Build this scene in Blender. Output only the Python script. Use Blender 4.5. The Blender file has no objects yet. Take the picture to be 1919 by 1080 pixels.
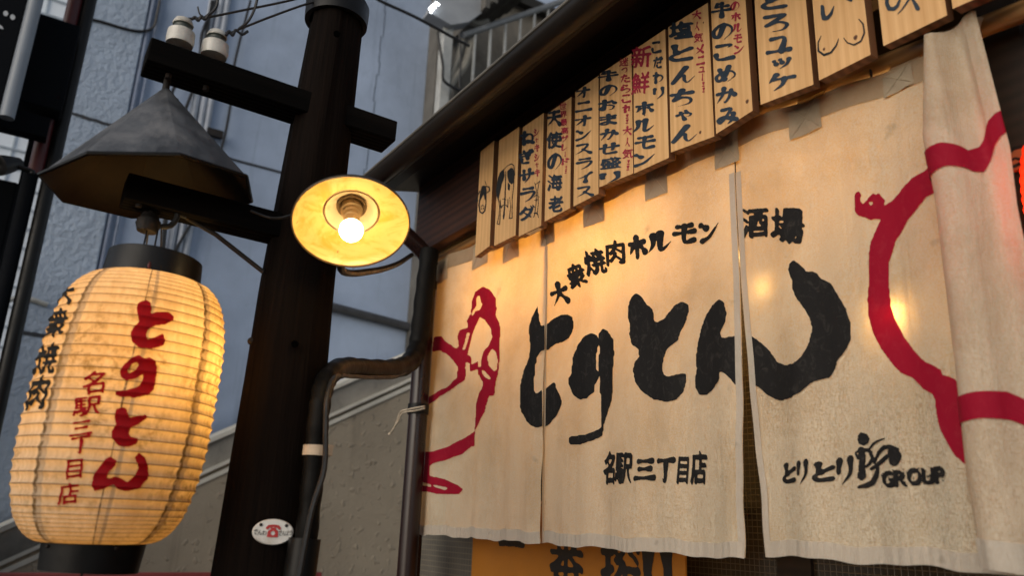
import bpy, bmesh, math, random
import numpy as np
from mathutils import Vector, Matrix
random.seed(7)
rng = np.random.default_rng(5)
SC = bpy.context.scene
COL = SC.collection
R = math.radians

# ------------------------------------------------------------------ camera
FPX = 1463.38                       # focal length in pixels of the 1919 px wide photograph
EYE = 1.6
def cam_axes(yaw, pitch, roll):
    w = np.array([math.sin(yaw)*math.cos(pitch), math.cos(yaw)*math.cos(pitch), math.sin(pitch)])
    r = np.cross(w, [0, 0, 1]); r /= np.linalg.norm(r)
    u = np.cross(r, w)
    return r*math.cos(roll)+u*math.sin(roll), -r*math.sin(roll)+u*math.cos(roll), w
CR, CU, CW = cam_axes(R(-57.421), R(16.78), R(2.125))
cam = bpy.data.cameras.new('camera')
cam.sensor_width = 36.0
cam.lens = FPX/1919*36
cam.clip_end = 500
cam.clip_start = 0.02
cam.dof.use_dof = True
cam.dof.focus_distance = 2.15
cam.dof.aperture_fstop = 2.8
camo = bpy.data.objects.new('camera', cam); COL.objects.link(camo)
camo.matrix_world = Matrix(((CR[0], CU[0], -CW[0], 0), (CR[1], CU[1], -CW[1], 0), (CR[2], CU[2], -CW[2], EYE), (0, 0, 0, 1)))
SC.camera = camo

# ------------------------------------------------------------------ sky, sun, exposure
SUN_EL, SUN_AZ = 24, 158            # soft overcast light from the open street side
world = bpy.data.worlds.new('World'); SC.world = world
world.use_nodes = True
wn, wl = world.node_tree.nodes, world.node_tree.links
wn.clear()
sky = wn.new('ShaderNodeTexSky'); sky.sky_type = 'NISHITA'; sky.sun_disc = False
sky.sun_elevation = R(SUN_EL); sky.sun_rotation = R(SUN_AZ)
hs = wn.new('ShaderNodeHueSaturation'); hs.inputs['Saturation'].default_value = 0.5
bg = wn.new('ShaderNodeBackground'); bg.inputs['Strength'].default_value = 0.115
wo = wn.new('ShaderNodeOutputWorld')
wl.new(sky.outputs[0], hs.inputs['Color']); wl.new(hs.outputs[0], bg.inputs['Color']); wl.new(bg.outputs[0], wo.inputs['Surface'])
sl = bpy.data.lights.new('sun', 'SUN'); sl.energy = 1.3; sl.angle = R(60); sl.color = (1, 0.87, 0.70)
so = bpy.data.objects.new('sun', sl); COL.objects.link(so)
sd = Vector((math.sin(R(SUN_AZ))*math.cos(R(SUN_EL)), math.cos(R(SUN_AZ))*math.cos(R(SUN_EL)), math.sin(R(SUN_EL))))
so.rotation_euler = sd.to_track_quat('Z', 'Y').to_euler()
so.location = (3, -6, 8)
SC.view_settings.view_transform = 'Standard'
SC.view_settings.look = 'None'
SC.view_settings.exposure = 0.06
SC.view_settings.gamma = 1.0
SC.render.engine = 'CYCLES'
SC.cycles.use_denoising = True
SC.cycles.max_bounces = 8
SC.cycles.sample_clamp_indirect = 4.0

# ------------------------------------------------------------------ photo geometry -> world
def ray(x, y):
    return CR*(x-960)/FPX - CU*(y-540)/FPX + CW
def atY(x, y, d):
    k = ray(x, y); p = k*d/k[1]; return Vector((p[0], p[1], p[2]+EYE))
def atX(x, y, d):
    k = ray(x, y); p = k*d/k[0]; return Vector((p[0], p[1], p[2]+EYE))
def rays(P):
    P = np.asarray(P, float)
    return (P[:, :1]-960)/FPX*CR - (P[:, 1:]-540)/FPX*CU + CW

# ------------------------------------------------------------------ materials
def nodes(name):
    m = bpy.data.materials.new(name); m.use_nodes = True
    nt = m.node_tree; nt.nodes.clear()
    return m, nt.nodes, nt.links
def ramp(N, L, fac, stops):
    r = N.new('ShaderNodeValToRGB'); e = r.color_ramp.elements
    while len(e) < len(stops): e.new(0.5)
    for k, (p, c) in enumerate(stops):
        e[k].position = p
        e[k].color = (c, c, c, 1) if not hasattr(c, '__len__') else (*c, 1)
    L.new(fac, r.inputs[0]); return r.outputs[0]
def noise(N, L, vec, scale, detail=6, rough=0.6, dist=0.0):
    n = N.new('ShaderNodeTexNoise'); n.inputs['Scale'].default_value = scale
    n.inputs['Detail'].default_value = detail; n.inputs['Roughness'].default_value = rough
    n.inputs['Distortion'].default_value = dist
    if vec is not None: L.new(vec, n.inputs['Vector'])
    return n.outputs['Fac']
def mapping(N, L, scale=(1, 1, 1), rand=False, kind='Object'):
    tc = N.new('ShaderNodeTexCoord'); mp = N.new('ShaderNodeMapping')
    mp.inputs['Scale'].default_value = scale
    L.new(tc.outputs[kind], mp.inputs['Vector'])
    if rand:
        oi = N.new('ShaderNodeObjectInfo'); mu = N.new('ShaderNodeVectorMath'); mu.operation = 'SCALE'
        cx = N.new('ShaderNodeCombineXYZ')
        for k in range(3): L.new(oi.outputs['Random'], cx.inputs[k])
        L.new(cx.outputs[0], mu.inputs[0]); mu.inputs['Scale'].default_value = 37.0
        L.new(mu.outputs[0], mp.inputs['Location'])
    return mp.outputs[0]
def mix(N, L, fac, a, b, mode='MIX'):
    m = N.new('ShaderNodeMix'); m.data_type = 'RGBA'; m.blend_type = mode
    for sock, v in ((m.inputs['Factor'], fac), (m.inputs['A'], a), (m.inputs['B'], b)):
        if isinstance(v, (int, float)): sock.default_value = v
        elif isinstance(v, tuple): sock.default_value = (*v, 1)
        else: L.new(v, sock)
    return m.outputs['Result']
def math_(N, L, op, a, b=None):
    m = N.new('ShaderNodeMath'); m.operation = op
    for k, v in enumerate((a, b)):
        if v is None: continue
        if isinstance(v, (int, float)): m.inputs[k].default_value = v
        else: L.new(v, m.inputs[k])
    return m.outputs[0]
def bump(N, L, h, strength, dist=0.01):
    b = N.new('ShaderNodeBump'); b.inputs['Strength'].default_value = strength; b.inputs['Distance'].default_value = dist
    L.new(h, b.inputs['Height']); return b.outputs[0]
def finish(N, L, shader):
    o = N.new('ShaderNodeOutputMaterial'); L.new(shader, o.inputs['Surface'])
def principled(N, L, col, rough=0.6, metal=0.0, nrm=None, spec=0.5):
    p = N.new('ShaderNodeBsdfPrincipled')
    if isinstance(col, tuple): p.inputs['Base Color'].default_value = (*col, 1)
    else: L.new(col, p.inputs['Base Color'])
    if isinstance(rough, (int, float)): p.inputs['Roughness'].default_value = rough
    else: L.new(rough, p.inputs['Roughness'])
    p.inputs['Metallic'].default_value = metal
    p.inputs['Specular IOR Level'].default_value = spec
    if nrm is not None: L.new(nrm, p.inputs['Normal'])
    return p
def mat(name, col, rough=0.6, metal=0.0, var=0.25, scale=6, stretch=(1, 1, 1), bs=0.2, bscale=80, dirt=None, spec=0.5, bdist=0.004, rand=False):
    """generic worn surface: base colour with patchy variation, fine bump, optional dirt colour"""
    m, N, L = nodes(name)
    v = mapping(N, L, stretch, rand)
    n1 = noise(N, L, v, scale, 8, 0.65)
    dark = tuple(c*(1-var) for c in col); lite = tuple(min(1, c*(1+var)) for c in col)
    c = ramp(N, L, n1, [(0.3, dark), (0.7, lite)])
    if dirt:
        n2 = noise(N, L, v, scale*0.45, 10, 0.7, 0.4)
        f = ramp(N, L, n2, [(0.5, 0.0), (0.68, 0.8)])
        c = mix(N, L, f, c, dirt)
    n3 = noise(N, L, v, bscale, 4, 0.6)
    rr = ramp(N, L, n1, [(0.3, max(0.02, rough-0.1)), (0.7, min(1, rough+0.12))])
    finish(N, L, principled(N, L, c, rr, metal, bump(N, L, n3, bs, bdist), spec).outputs[0])
    return m

def wood_mat(name, c1, c2, grain=1.0, rough=0.6, knots=False, spec=0.4, axis='Z', wave=0.55, bs=.25):
    def ax(a, b):
        return {'X': (b, a, a), 'Y': (a, b, a), 'Z': (a, a, b)}[axis]
    m, N, L = nodes(name)
    v = mapping(N, L, ax(9*grain, 0.7*grain), True)
    warp = noise(N, L, v, 1.2, 3, 0.5)
    w = N.new('ShaderNodeTexWave'); w.wave_type = 'BANDS'; w.bands_direction = 'Z' if axis == 'X' else 'X'
    w.inputs['Scale'].default_value = 1.6; w.inputs['Distortion'].default_value = 5.0
    w.inputs['Detail'].default_value = 3; w.inputs['Detail Scale'].default_value = 0.9
    L.new(v, w.inputs['Vector'])
    v2 = mapping(N, L, ax(90*grain, 2.2*grain), True)
    fine = noise(N, L, v2, 1.0, 5, 0.7)
    f = math_(N, L, 'ADD', math_(N, L, 'MULTIPLY', w.outputs['Fac'], wave), math_(N, L, 'MULTIPLY', fine, 1.05-wave))
    c = ramp(N, L, f, [(0.2, c1), (0.85, c2)])
    big = noise(N, L, mapping(N, L, (5, 5, 3), True), 1.0, 5, 0.6)
    c = mix(N, L, ramp(N, L, big, [(0.3, 0.30), (0.65, 0.0)]), c, tuple(x*0.62 for x in c1))
    if knots:
        vo = N.new('ShaderNodeTexVoronoi'); vo.inputs['Scale'].default_value = 1.0
        vo.inputs['Randomness'].default_value = 1.0
        L.new(mapping(N, L, (9, 9, 5), True), vo.inputs['Vector'])
        k = ramp(N, L, vo.outputs['Distance'], [(0.05, 1.0), (0.13, 0.0)])
        c = mix(N, L, math_(N, L, 'MULTIPLY', k, 0.85), c, (0.10, 0.04, 0.018))
    finish(N, L, principled(N, L, c, rough, 0, bump(N, L, f, bs, 0.004 if bs > .5 else 0.002), spec).outputs[0])
    return m

def cloth_mat(name, col, stain, transl=0.42, stain_amt=0.75):
    m, N, L = nodes(name)
    v = mapping(N, L)
    big = noise(N, L, v, 2.2, 7, 0.62, 0.3)
    mid = noise(N, L, mapping(N, L, (9, 9, 3.5)), 1.0, 7, 0.65)
    spots = noise(N, L, v, 15, 3, 0.5)
    c = mix(N, L, ramp(N, L, big, [(0.46, 0.0), (0.70, stain_amt)]), col, stain)
    c = mix(N, L, ramp(N, L, mid, [(0.5, 0.0), (0.85, 0.28)]), c, tuple(x*0.74 for x in col))
    c = mix(N, L, ramp(N, L, spots, [(0.70, 0.0), (0.80, 0.35)]), c, (0.16, 0.11, 0.07))
    # weave and creases
    wv = N.new('ShaderNodeTexWave'); wv.bands_direction = 'Z'; wv.inputs['Scale'].default_value = 160; wv.inputs['Distortion'].default_value = 1.5
    L.new(v, wv.inputs['Vector'])
    wx = N.new('ShaderNodeTexWave'); wx.bands_direction = 'X'; wx.inputs['Scale'].default_value = 160; wx.inputs['Distortion'].default_value = 1.5
    L.new(v, wx.inputs['Vector'])
    weave = math_(N, L, 'MULTIPLY', math_(N, L, 'ADD', wv.outputs['Fac'], wx.outputs['Fac']), 0.10)
    cr = noise(N, L, mapping(N, L, (26, 26, 15)), 1.0, 6, 0.6, 1.6)
    cr2 = noise(N, L, mapping(N, L, (70, 70, 60)), 1.0, 3, 0.6, 2.0)
    h = math_(N, L, 'ADD', math_(N, L, 'ADD', weave, math_(N, L, 'MULTIPLY', cr, 0.55)), math_(N, L, 'MULTIPLY', cr2, 0.2))
    fold = noise(N, L, mapping(N, L, (16, 16, 2.2)), 1.0, 4, 0.55, 0.8)
    h = math_(N, L, 'ADD', h, math_(N, L, 'MULTIPLY', fold, 2.2))
    nrm = bump(N, L, h, 0.5, 0.006)
    d = N.new('ShaderNodeBsdfDiffuse'); L.new(c, d.inputs['Color']); L.new(nrm, d.inputs['Normal'])
    t = N.new('ShaderNodeBsdfTranslucent')
    L.new(mix(N, L, 1.0, c, (1.0, 0.78, 0.42), 'MULTIPLY'), t.inputs['Color']); L.new(nrm, t.inputs['Normal'])
    wf = noise(N, L, mapping(N, L, (330, 330, 330)), 1.0, 2, 0.5)
    ms = N.new('ShaderNodeMixShader'); L.new(ramp(N, L, wf, [(0.35, transl*.55), (0.65, min(1, transl*1.45))]), ms.inputs[0])
    L.new(d.outputs[0], ms.inputs[1]); L.new(t.outputs[0], ms.inputs[2])
    finish(N, L, ms.outputs[0]); return m

def ink_mat(name, col, wear, transl=0.25, rough=0.75):
    m, N, L = nodes(name)
    v = mapping(N, L)
    n = noise(N, L, mapping(N, L, (40, 40, 30)), 1.0, 8, 0.75, 1.2)
    c = mix(N, L, ramp(N, L, n, [(0.52, 0.0), (0.72, 0.6)]), col, wear)
    cr = noise(N, L, mapping(N, L, (26, 26, 15)), 1.0, 6, 0.6, 1.6)
    nrm = bump(N, L, cr, 0.4, 0.004)
    p = principled(N, L, c, rough, 0, nrm, 0.2)
    t = N.new('ShaderNodeBsdfTranslucent'); L.new(c, t.inputs['Color'])
    ms = N.new('ShaderNodeMixShader'); ms.inputs[0].default_value = transl
    L.new(p.outputs[0], ms.inputs[1]); L.new(t.outputs[0], ms.inputs[2])
    finish(N, L, ms.outputs[0]); return m

def emit_mat(name, col, strength):
    m, N, L = nodes(name)
    e = N.new('ShaderNodeEmission'); e.inputs['Color'].default_value = (*col, 1); e.inputs['Strength'].default_value = strength
    finish(N, L, e.outputs[0]); return m

M = {}
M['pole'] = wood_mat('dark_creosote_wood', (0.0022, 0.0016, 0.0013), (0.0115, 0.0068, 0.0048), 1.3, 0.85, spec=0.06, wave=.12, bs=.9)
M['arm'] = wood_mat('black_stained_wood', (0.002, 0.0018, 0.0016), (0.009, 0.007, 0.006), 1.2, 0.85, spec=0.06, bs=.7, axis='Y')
M['board'] = wood_mat('pale_pine', (0.62, 0.315, 0.108), (0.92, 0.58, 0.275), 1.0, 0.5, wave=0.16)
M['knot'] = mat('knot_heart', (0.07, 0.03, 0.016), .6, 0, .4, 60)
M['knotrim'] = mat('knot_ring', (0.20, 0.085, 0.032), .6, 0, .35, 60)
M['boardside'] = wood_mat('dark_pine_edge', (0.13, 0.055, 0.025), (0.26, 0.12, 0.055), 1.0, 0.6)  # edges much darker than the board fronts
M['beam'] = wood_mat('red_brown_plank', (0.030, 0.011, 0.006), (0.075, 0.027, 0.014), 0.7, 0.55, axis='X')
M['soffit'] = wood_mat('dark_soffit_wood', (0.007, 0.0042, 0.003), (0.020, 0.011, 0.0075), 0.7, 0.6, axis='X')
M['batten'] = wood_mat('weathered_batten', (0.16, 0.085, 0.045), (0.34, 0.20, 0.11), 1.0, 0.6)
M['bamboo'] = wood_mat('varnished_rod', (0.16, 0.08, 0.03), (0.36, 0.20, 0.08), 1.0, 0.3, axis='X')
M['gutter'] = mat('brown_gutter_plastic', (0.015, 0.011, 0.009), 0.36, 0, 0.3, 9, (0.3, 1, 1), 0.05, 60, dirt=(0.028, 0.021, 0.016), spec=.35)
M['lip_highlight'] = mat('gutter_lip_highlight', (0.13, 0.12, 0.105), 0.5, 0, 0.4, 20, (0.3, 1, 1), 0.1)  # pale grey paints the highlight along the gutter and drip edges
M['downpipe'] = mat('maroon_downpipe', (0.018, 0.007, 0.006), 0.28, 0, 0.25, 8, (1, 1, 0.2), 0.05, 40)
M['conduit'] = mat('black_wrapped_conduit', (0.004, 0.0035, 0.003), 0.55, 0, 0.4, 12, (1, 1, 1), 0.35, 60, spec=.12)
M['cable'] = mat('black_cable', (0.010, 0.010, 0.011), 0.5, 0, 0.3, 20)
M['blackmetal'] = mat('black_painted_metal', (0.005, 0.0045, 0.0045), 0.42, 0, 0.3, 14, bs=0.08, spec=.25)
M['iron'] = mat('rusty_iron', (0.012, 0.009, 0.008), 0.65, 0.2, 0.5, 40, bs=0.4, dirt=(0.035, 0.016, 0.008))
M['hood'] = mat('zinc_hood', (0.058, 0.062, 0.07), 0.5, 0.1, 0.5, 26, (1, 1, 0.22), 0.04, 50, dirt=(0.15, 0.15, 0.155))
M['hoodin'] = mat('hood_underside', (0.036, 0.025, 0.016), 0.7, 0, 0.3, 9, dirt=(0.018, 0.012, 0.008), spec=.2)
M['porcelain'] = mat('white_porcelain', (0.62, 0.60, 0.55), 0.22, 0, 0.12, 12, dirt=(0.28, 0.25, 0.2))
M['porcdark'] = mat('dark_porcelain', (0.05, 0.06, 0.05), 0.4)  # groove band far darker than the white body
def stucco(name, col, rough_amt, streak, grit):
    """rendered wall: lumpy coat, rain streaks, grime"""
    m, N, L = nodes(name)
    v = mapping(N, L)
    n1 = noise(N, L, v, 1.1, 8, 0.6)
    c = ramp(N, L, n1, [(0.3, tuple(x*0.78 for x in col)), (0.7, tuple(x*1.12 for x in col))])
    st = noise(N, L, mapping(N, L, (7, 7, 0.35)), 1.0, 7, 0.7)
    c = mix(N, L, ramp(N, L, st, [(0.55, 0.0), (0.78, streak)]), c, tuple(x*0.35 for x in col))
    sp = noise(N, L, v, 5, 8, 0.7)
    c = mix(N, L, ramp(N, L, sp, [(0.6, 0.0), (0.75, 0.35)]), c, tuple(x*0.5 for x in col))
    lump = noise(N, L, v, grit, 5, 0.65)
    if grit > 40:
        l2 = ramp(N, L, noise(N, L, v, 17, 3, 0.5), [(0.58, 0.0), (0.72, 1.0)])
        lump = math_(N, L, 'ADD', math_(N, L, 'MULTIPLY', lump, 0.5), math_(N, L, 'MULTIPLY', l2, 0.8))
    else:
        lump = ramp(N, L, lump, [(0.35, 0.0), (0.62, 1.0)])
    finish(N, L, principled(N, L, c, 0.85, 0, bump(N, L, lump, rough_amt, 0.02), 0.2).outputs[0]); return m
M['wallblue'] = stucco('blue_grey_paint', (0.375, 0.46, 0.615), 0.12, 0.55, 14)
M['wallrough'] = stucco('blue_grey_stucco', (0.39, 0.475, 0.605), 0.6, 0.3, 17)
M['concrete'] = stucco('pebbled_concrete', (0.38, 0.32, 0.24), 0.55, 0.6, 42)
M['coping'] = stucco('pale_coping', (0.70, 0.66, 0.57), 0.2, 0.3, 20)
M['paint_sky_tint'] = mat('sky_tinted_black_paint', (0.022, 0.034, 0.050), 0.38, 0, 0.4, 60, bs=0.15)  # slate-blue base carries the sky's reflection on black paint
M['paintred'] = mat('red_brush_paint', (0.36, 0.018, 0.045), 0.45, 0, 0.3, 60, bs=0.15)
M['doodle'] = mat('ink_doodle', (0.012, 0.012, 0.013), 0.6, 0, 0.3, 60)
M['cloth'] = cloth_mat('unbleached_cotton', (0.88, 0.765, 0.575), (0.56, 0.40, 0.22), .46, .62)
M['cloth2'] = cloth_mat('grubby_shaded_cotton', (0.78, 0.66, 0.50), (0.42, 0.28, 0.15), 0.40, 0.75)  # grubby stains, plus a darker base standing for shade under the eave
M['hem'] = cloth_mat('cotton_hem', (0.62, 0.545, 0.45), (0.46, 0.39, 0.31), 0.22, 0.6)
M['tophem'] = cloth_mat('cotton_top_hem', (0.46, 0.35, 0.23), (0.33, 0.22, 0.12), 0.22, 0.7)
M['tab'] = cloth_mat('cotton_tab', (0.47, 0.38, 0.27), (0.34, 0.25, 0.16), 0.16, 0.7)
M['tablight'] = cloth_mat('cotton_tab_pale', (0.58, 0.48, 0.34), (0.42, 0.3, 0.18), 0.25, 0.6)
M['inkblack'] = ink_mat('black_dye', (0.014, 0.013, 0.013), (0.075, 0.068, 0.06), 0.12)
M['inkred'] = ink_mat('crimson_dye', (0.37, 0.006, 0.030), (0.44, 0.03, 0.055), 0.28)
M['lantred'] = ink_mat('lantern_red_ink', (0.36, 0.006, 0.012), (0.26, 0.008, 0.014), 0.36)
M['lantblack'] = ink_mat('lantern_black_ink', (0.016, 0.014, 0.012), (0.04, 0.03, 0.022), 0.10)
M['white'] = mat('white_enamel', (0.72, 0.70, 0.66), 0.25, 0, 0.1, 20, dirt=(0.5, 0.42, 0.33))
M['phone_red'] = mat('enamel_red', (0.45, 0.03, 0.03), 0.25, 0, 0.15)
M['rope'] = mat('cotton_cord', (0.50, 0.42, 0.32), 0.85, 0, 0.25, 60, bs=0.6, bscale=200)
M['strap'] = mat('beige_strap', (0.52, 0.40, 0.28), 0.55, 0, 0.2, 40, bs=0.4)
M['asphalt'] = mat('asphalt', (0.05, 0.05, 0.052), 0.85, 0, 0.3, 4, bs=0.5, bscale=200)
M['darkwall'] = mat('dark_shop_wall', (0.020, 0.013, 0.010), 0.6, 0, 0.35, 7)
M['steelwhite'] = mat('offwhite_steel', (0.42, 0.43, 0.42), 0.45, 0, 0.15, 9, dirt=(0.25, 0.24, 0.22))
M['beige'] = mat('beige_plaster', (0.20, 0.175, 0.14), 0.8, 0, 0.2, 5, bs=0.3, dirt=(0.10, 0.085, 0.065))
M['greyconc'] = mat('grey_concrete', (0.12, 0.115, 0.105), 0.85, 0, 0.3, 4, bs=0.4, dirt=(0.05, 0.045, 0.04))
M['slab'] = mat('pale_slab', (0.30, 0.32, 0.35), 0.7, 0, 0.15, 4)
M['blackboard'] = mat('black_signboard', (0.004, 0.005, 0.007), 0.8, 0, 0.2, 4, spec=.08)
M['tube'] = mat('white_tube', (0.20, 0.23, 0.27), 0.4, 0, 0.1, 5)
M['redpost'] = mat('dark_red_post', (0.07, 0.005, 0.006), 0.5, 0, 0.25, 5)
M['maroon'] = mat('maroon_board', (0.20, 0.035, 0.035), 0.5, 0, 0.2, 5)
M['orange'] = mat('orange_banner', (0.36, 0.135, 0.010), 0.55, 0, 0.12, 5)
M['bannerblack'] = mat('banner_black', (0.014, 0.011, 0.010), 0.5)
M['farwall'] = mat('pale_far_wall', (0.70, 0.76, 0.82), 0.7, 0, 0.08, 2)

# ------------------------------------------------------------------ mesh helpers
class MB:
    def __init__(s): s.v = []; s.f = []; s.m = []; s.smooth = []
    def add(s, verts, faces, mi=0, smooth=False):
        o = len(s.v); s.v += [tuple(v) for v in verts]
        for f in faces: s.f.append(tuple(i+o for i in f)); s.m.append(mi); s.smooth.append(smooth)
    def box(s, c, size, ax=None, mi=0):
        """box with centre c, full sizes, and optional axis triple"""
        ax = ax or (Vector((1, 0, 0)), Vector((0, 1, 0)), Vector((0, 0, 1)))
        c = Vector(c); P = []
        for sx in (-.5, .5):
            for sy in (-.5, .5):
                for sz in (-.5, .5):
                    P.append(c+ax[0]*(sx*size[0])+ax[1]*(sy*size[1])+ax[2]*(sz*size[2]))
        s.add(P, [(0, 1, 3, 2), (4, 6, 7, 5), (0, 4, 5, 1), (2, 3, 7, 6), (0, 2, 6, 4), (1, 5, 7, 3)], mi)
    def span(s, a, b, mi=0):
        a, b = Vector(a), Vector(b); s.box((a+b)/2, [abs(x) for x in (b-a)], mi=mi)
    def tube(s, pts, rad, n=12, cap=True, mi=0):
        pts = [Vector(p) for p in pts]; k = len(pts)
        rad = rad if hasattr(rad, '__len__') else [rad]*k
        T = [(pts[min(i+1, k-1)]-pts[max(i-1, 0)]).normalized() for i in range(k)]
        ref = Vector((0, 0, 1)) if abs(T[0].z) < 0.9 else Vector((1, 0, 0))
        nv = T[0].cross(ref).normalized(); V = []
        for i in range(k):
            nv = (nv-T[i]*nv.dot(T[i])).normalized(); b = T[i].cross(nv)
            for j in range(n):
                a = 2*math.pi*j/n; V.append(pts[i]+(nv*math.cos(a)+b*math.sin(a))*rad[i])
        F = [(i*n+j, i*n+(j+1) % n, (i+1)*n+(j+1) % n, (i+1)*n+j) for i in range(k-1) for j in range(n)]
        s.add(V, F, mi, True)
        if cap: s.add(V[:n], [tuple(range(n))[::-1]], mi); s.add(V[-n:], [tuple(range(n))], mi)
    def lathe(s, prof, o, axis, n=32, mi=0, closed=False):
        """profile [(r, h)] turned about axis through o"""
        axis = Vector(axis).normalized(); o = Vector(o)
        x = axis.orthogonal().normalized(); y = axis.cross(x); V = []
        for r, h in prof:
            for j in range(n):
                a = 2*math.pi*j/n; V.append(o+axis*h+(x*math.cos(a)+y*math.sin(a))*r)
        k = len(prof)
        s.add(V, [(i*n+j, i*n+(j+1) % n, (i+1)*n+(j+1) % n, (i+1)*n+j) for i in range(k-1) for j in range(n)], mi, True)
    def sphere(s, c, r, n=12, mi=0, sc=(1, 1, 1)):
        c = Vector(c); V = []; F = []
        for i in range(n+1):
            t = math.pi*i/n
            for j in range(2*n):
                a = math.pi*j/n
                V.append(c+Vector((r*sc[0]*math.sin(t)*math.cos(a), r*sc[1]*math.sin(t)*math.sin(a), r*sc[2]*math.cos(t))))
        for i in range(n):
            for j in range(2*n): F.append((i*2*n+j, (i+1)*2*n+j, (i+1)*2*n+(j+1) % (2*n), i*2*n+(j+1) % (2*n)))
        s.add(V, F, mi, True)
    def build(s, name, mats, parent=None, bevel=0.0):
        me = bpy.data.meshes.new(name)
        off = parent_world(parent)
        me.from_pydata([tuple(Vector(v)-off) for v in s.v], [], s.f)
        for m in (mats if isinstance(mats, (list, tuple)) else [mats]): me.materials.append(m)
        me.polygons.foreach_set('material_index', s.m); me.polygons.foreach_set('use_smooth', s.smooth)
        me.validate(); me.update(); me.set_sharp_from_angle(angle=R(38))
        o = bpy.data.objects.new(name, me); COL.objects.link(o)
        if parent is not None: o.parent = parent
        if bevel:
            b = o.modifiers.new('bevel', 'BEVEL'); b.width = bevel; b.segments = 2; b.limit_method = 'ANGLE'
        return o
def parent_world(p):
    off = Vector((0, 0, 0))
    while p is not None: off = off+Vector(p.location); p = p.parent
    return off
def tag(o, label, cat, group=None, kind=None):
    if label: o['label'] = label
    if cat: o['category'] = cat
    if group: o['group'] = group
    if kind: o['kind'] = kind
    return o
def thing(name, label, cat, loc, group=None):
    o = bpy.data.objects.new(name, None); COL.objects.link(o); o.location = loc; o.empty_display_size = 0.05
    return tag(o, label, cat, group)
def curve_pts(P, n=8):
    """Catmull-Rom through control points"""
    P = [Vector(p) for p in P]; out = []
    Q = [P[0]*2-P[1]]+P+[P[-1]*2-P[-2]]
    for i in range(1, len(Q)-2):
        a, b, c, d = Q[i-1:i+3]
        for k in range(n):
            t = k/n
            out.append(0.5*((2*b)+(c-a)*t+(2*a-5*b+4*c-d)*t*t+(3*b-a-3*c+d)*t**3))
    out.append(P[-1]); return out

# ------------------------------------------------------------------ brush lettering: raster fields -> smooth outlines
def inside(polys, X, Y):
    c = np.zeros(X.shape, bool)
    for P in polys:
        n = len(P)
        for i in range(n):
            (x1, y1), (x2, y2) = P[i], P[(i+1) % n]
            if y1 == y2: continue
            k = ((y1 > Y) != (y2 > Y)) & (X < (x2-x1)*(Y-y1)/(y2-y1)+x1)
            c ^= k
    return c
def strokes_mask(strokes, X, Y):
    c = np.zeros(X.shape, bool)
    for S in strokes:
        for (x1, y1, r1), (x2, y2, r2) in zip(S[:-1], S[1:]):
            dx, dy = x2-x1, y2-y1; q = dx*dx+dy*dy+1e-9
            t = np.clip(((X-x1)*dx+(Y-y1)*dy)/q, 0, 1)
            c |= np.hypot(X-x1-t*dx, Y-y1-t*dy) < r1+(r2-r1)*t
    return c
def blur(F, r):
    if r < 1: return F
    k = np.hanning(2*r+3)[1:-1]; k /= k.sum()
    F = np.apply_along_axis(lambda a: np.convolve(a, k, 'same'), 0, F)
    return np.apply_along_axis(lambda a: np.convolve(a, k, 'same'), 1, F)
def march(F, thr=0.5):
    """filled marching squares: vertices in grid units and polygons"""
    ny, nx = F.shape; V = []; idx = {}; polys = []
    I = F > thr
    act = I[:-1, :-1] | I[1:, :-1] | I[:-1, 1:] | I[1:, 1:]
    def node(i, j):
        k = (i, j)
        if k not in idx: idx[k] = len(V); V.append((j, i))
        return idx[k]
    def edge(a, b):
        k = (a, b) if a < b else (b, a)
        if k not in idx:
            (i1, j1), (i2, j2) = k; f1, f2 = F[k[0]], F[k[1]]
            t = (thr-f1)/(f2-f1); idx[k] = len(V); V.append((j1+(j2-j1)*t, i1+(i2-i1)*t))
        return idx[k]
    for i, j in zip(*np.nonzero(act)):
        c = ((i, j), (i, j+1), (i+1, j+1), (i+1, j)); p = []
        for k in range(4):
            a, b = c[k], c[(k+1) % 4]
            if I[a]: p.append(node(*a))
            if I[a] != I[b]: p.append(edge(a, b))
        if len(p) >= 3: polys.append(tuple(p))
    return np.array(V, float).reshape(-1, 2), polys

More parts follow.
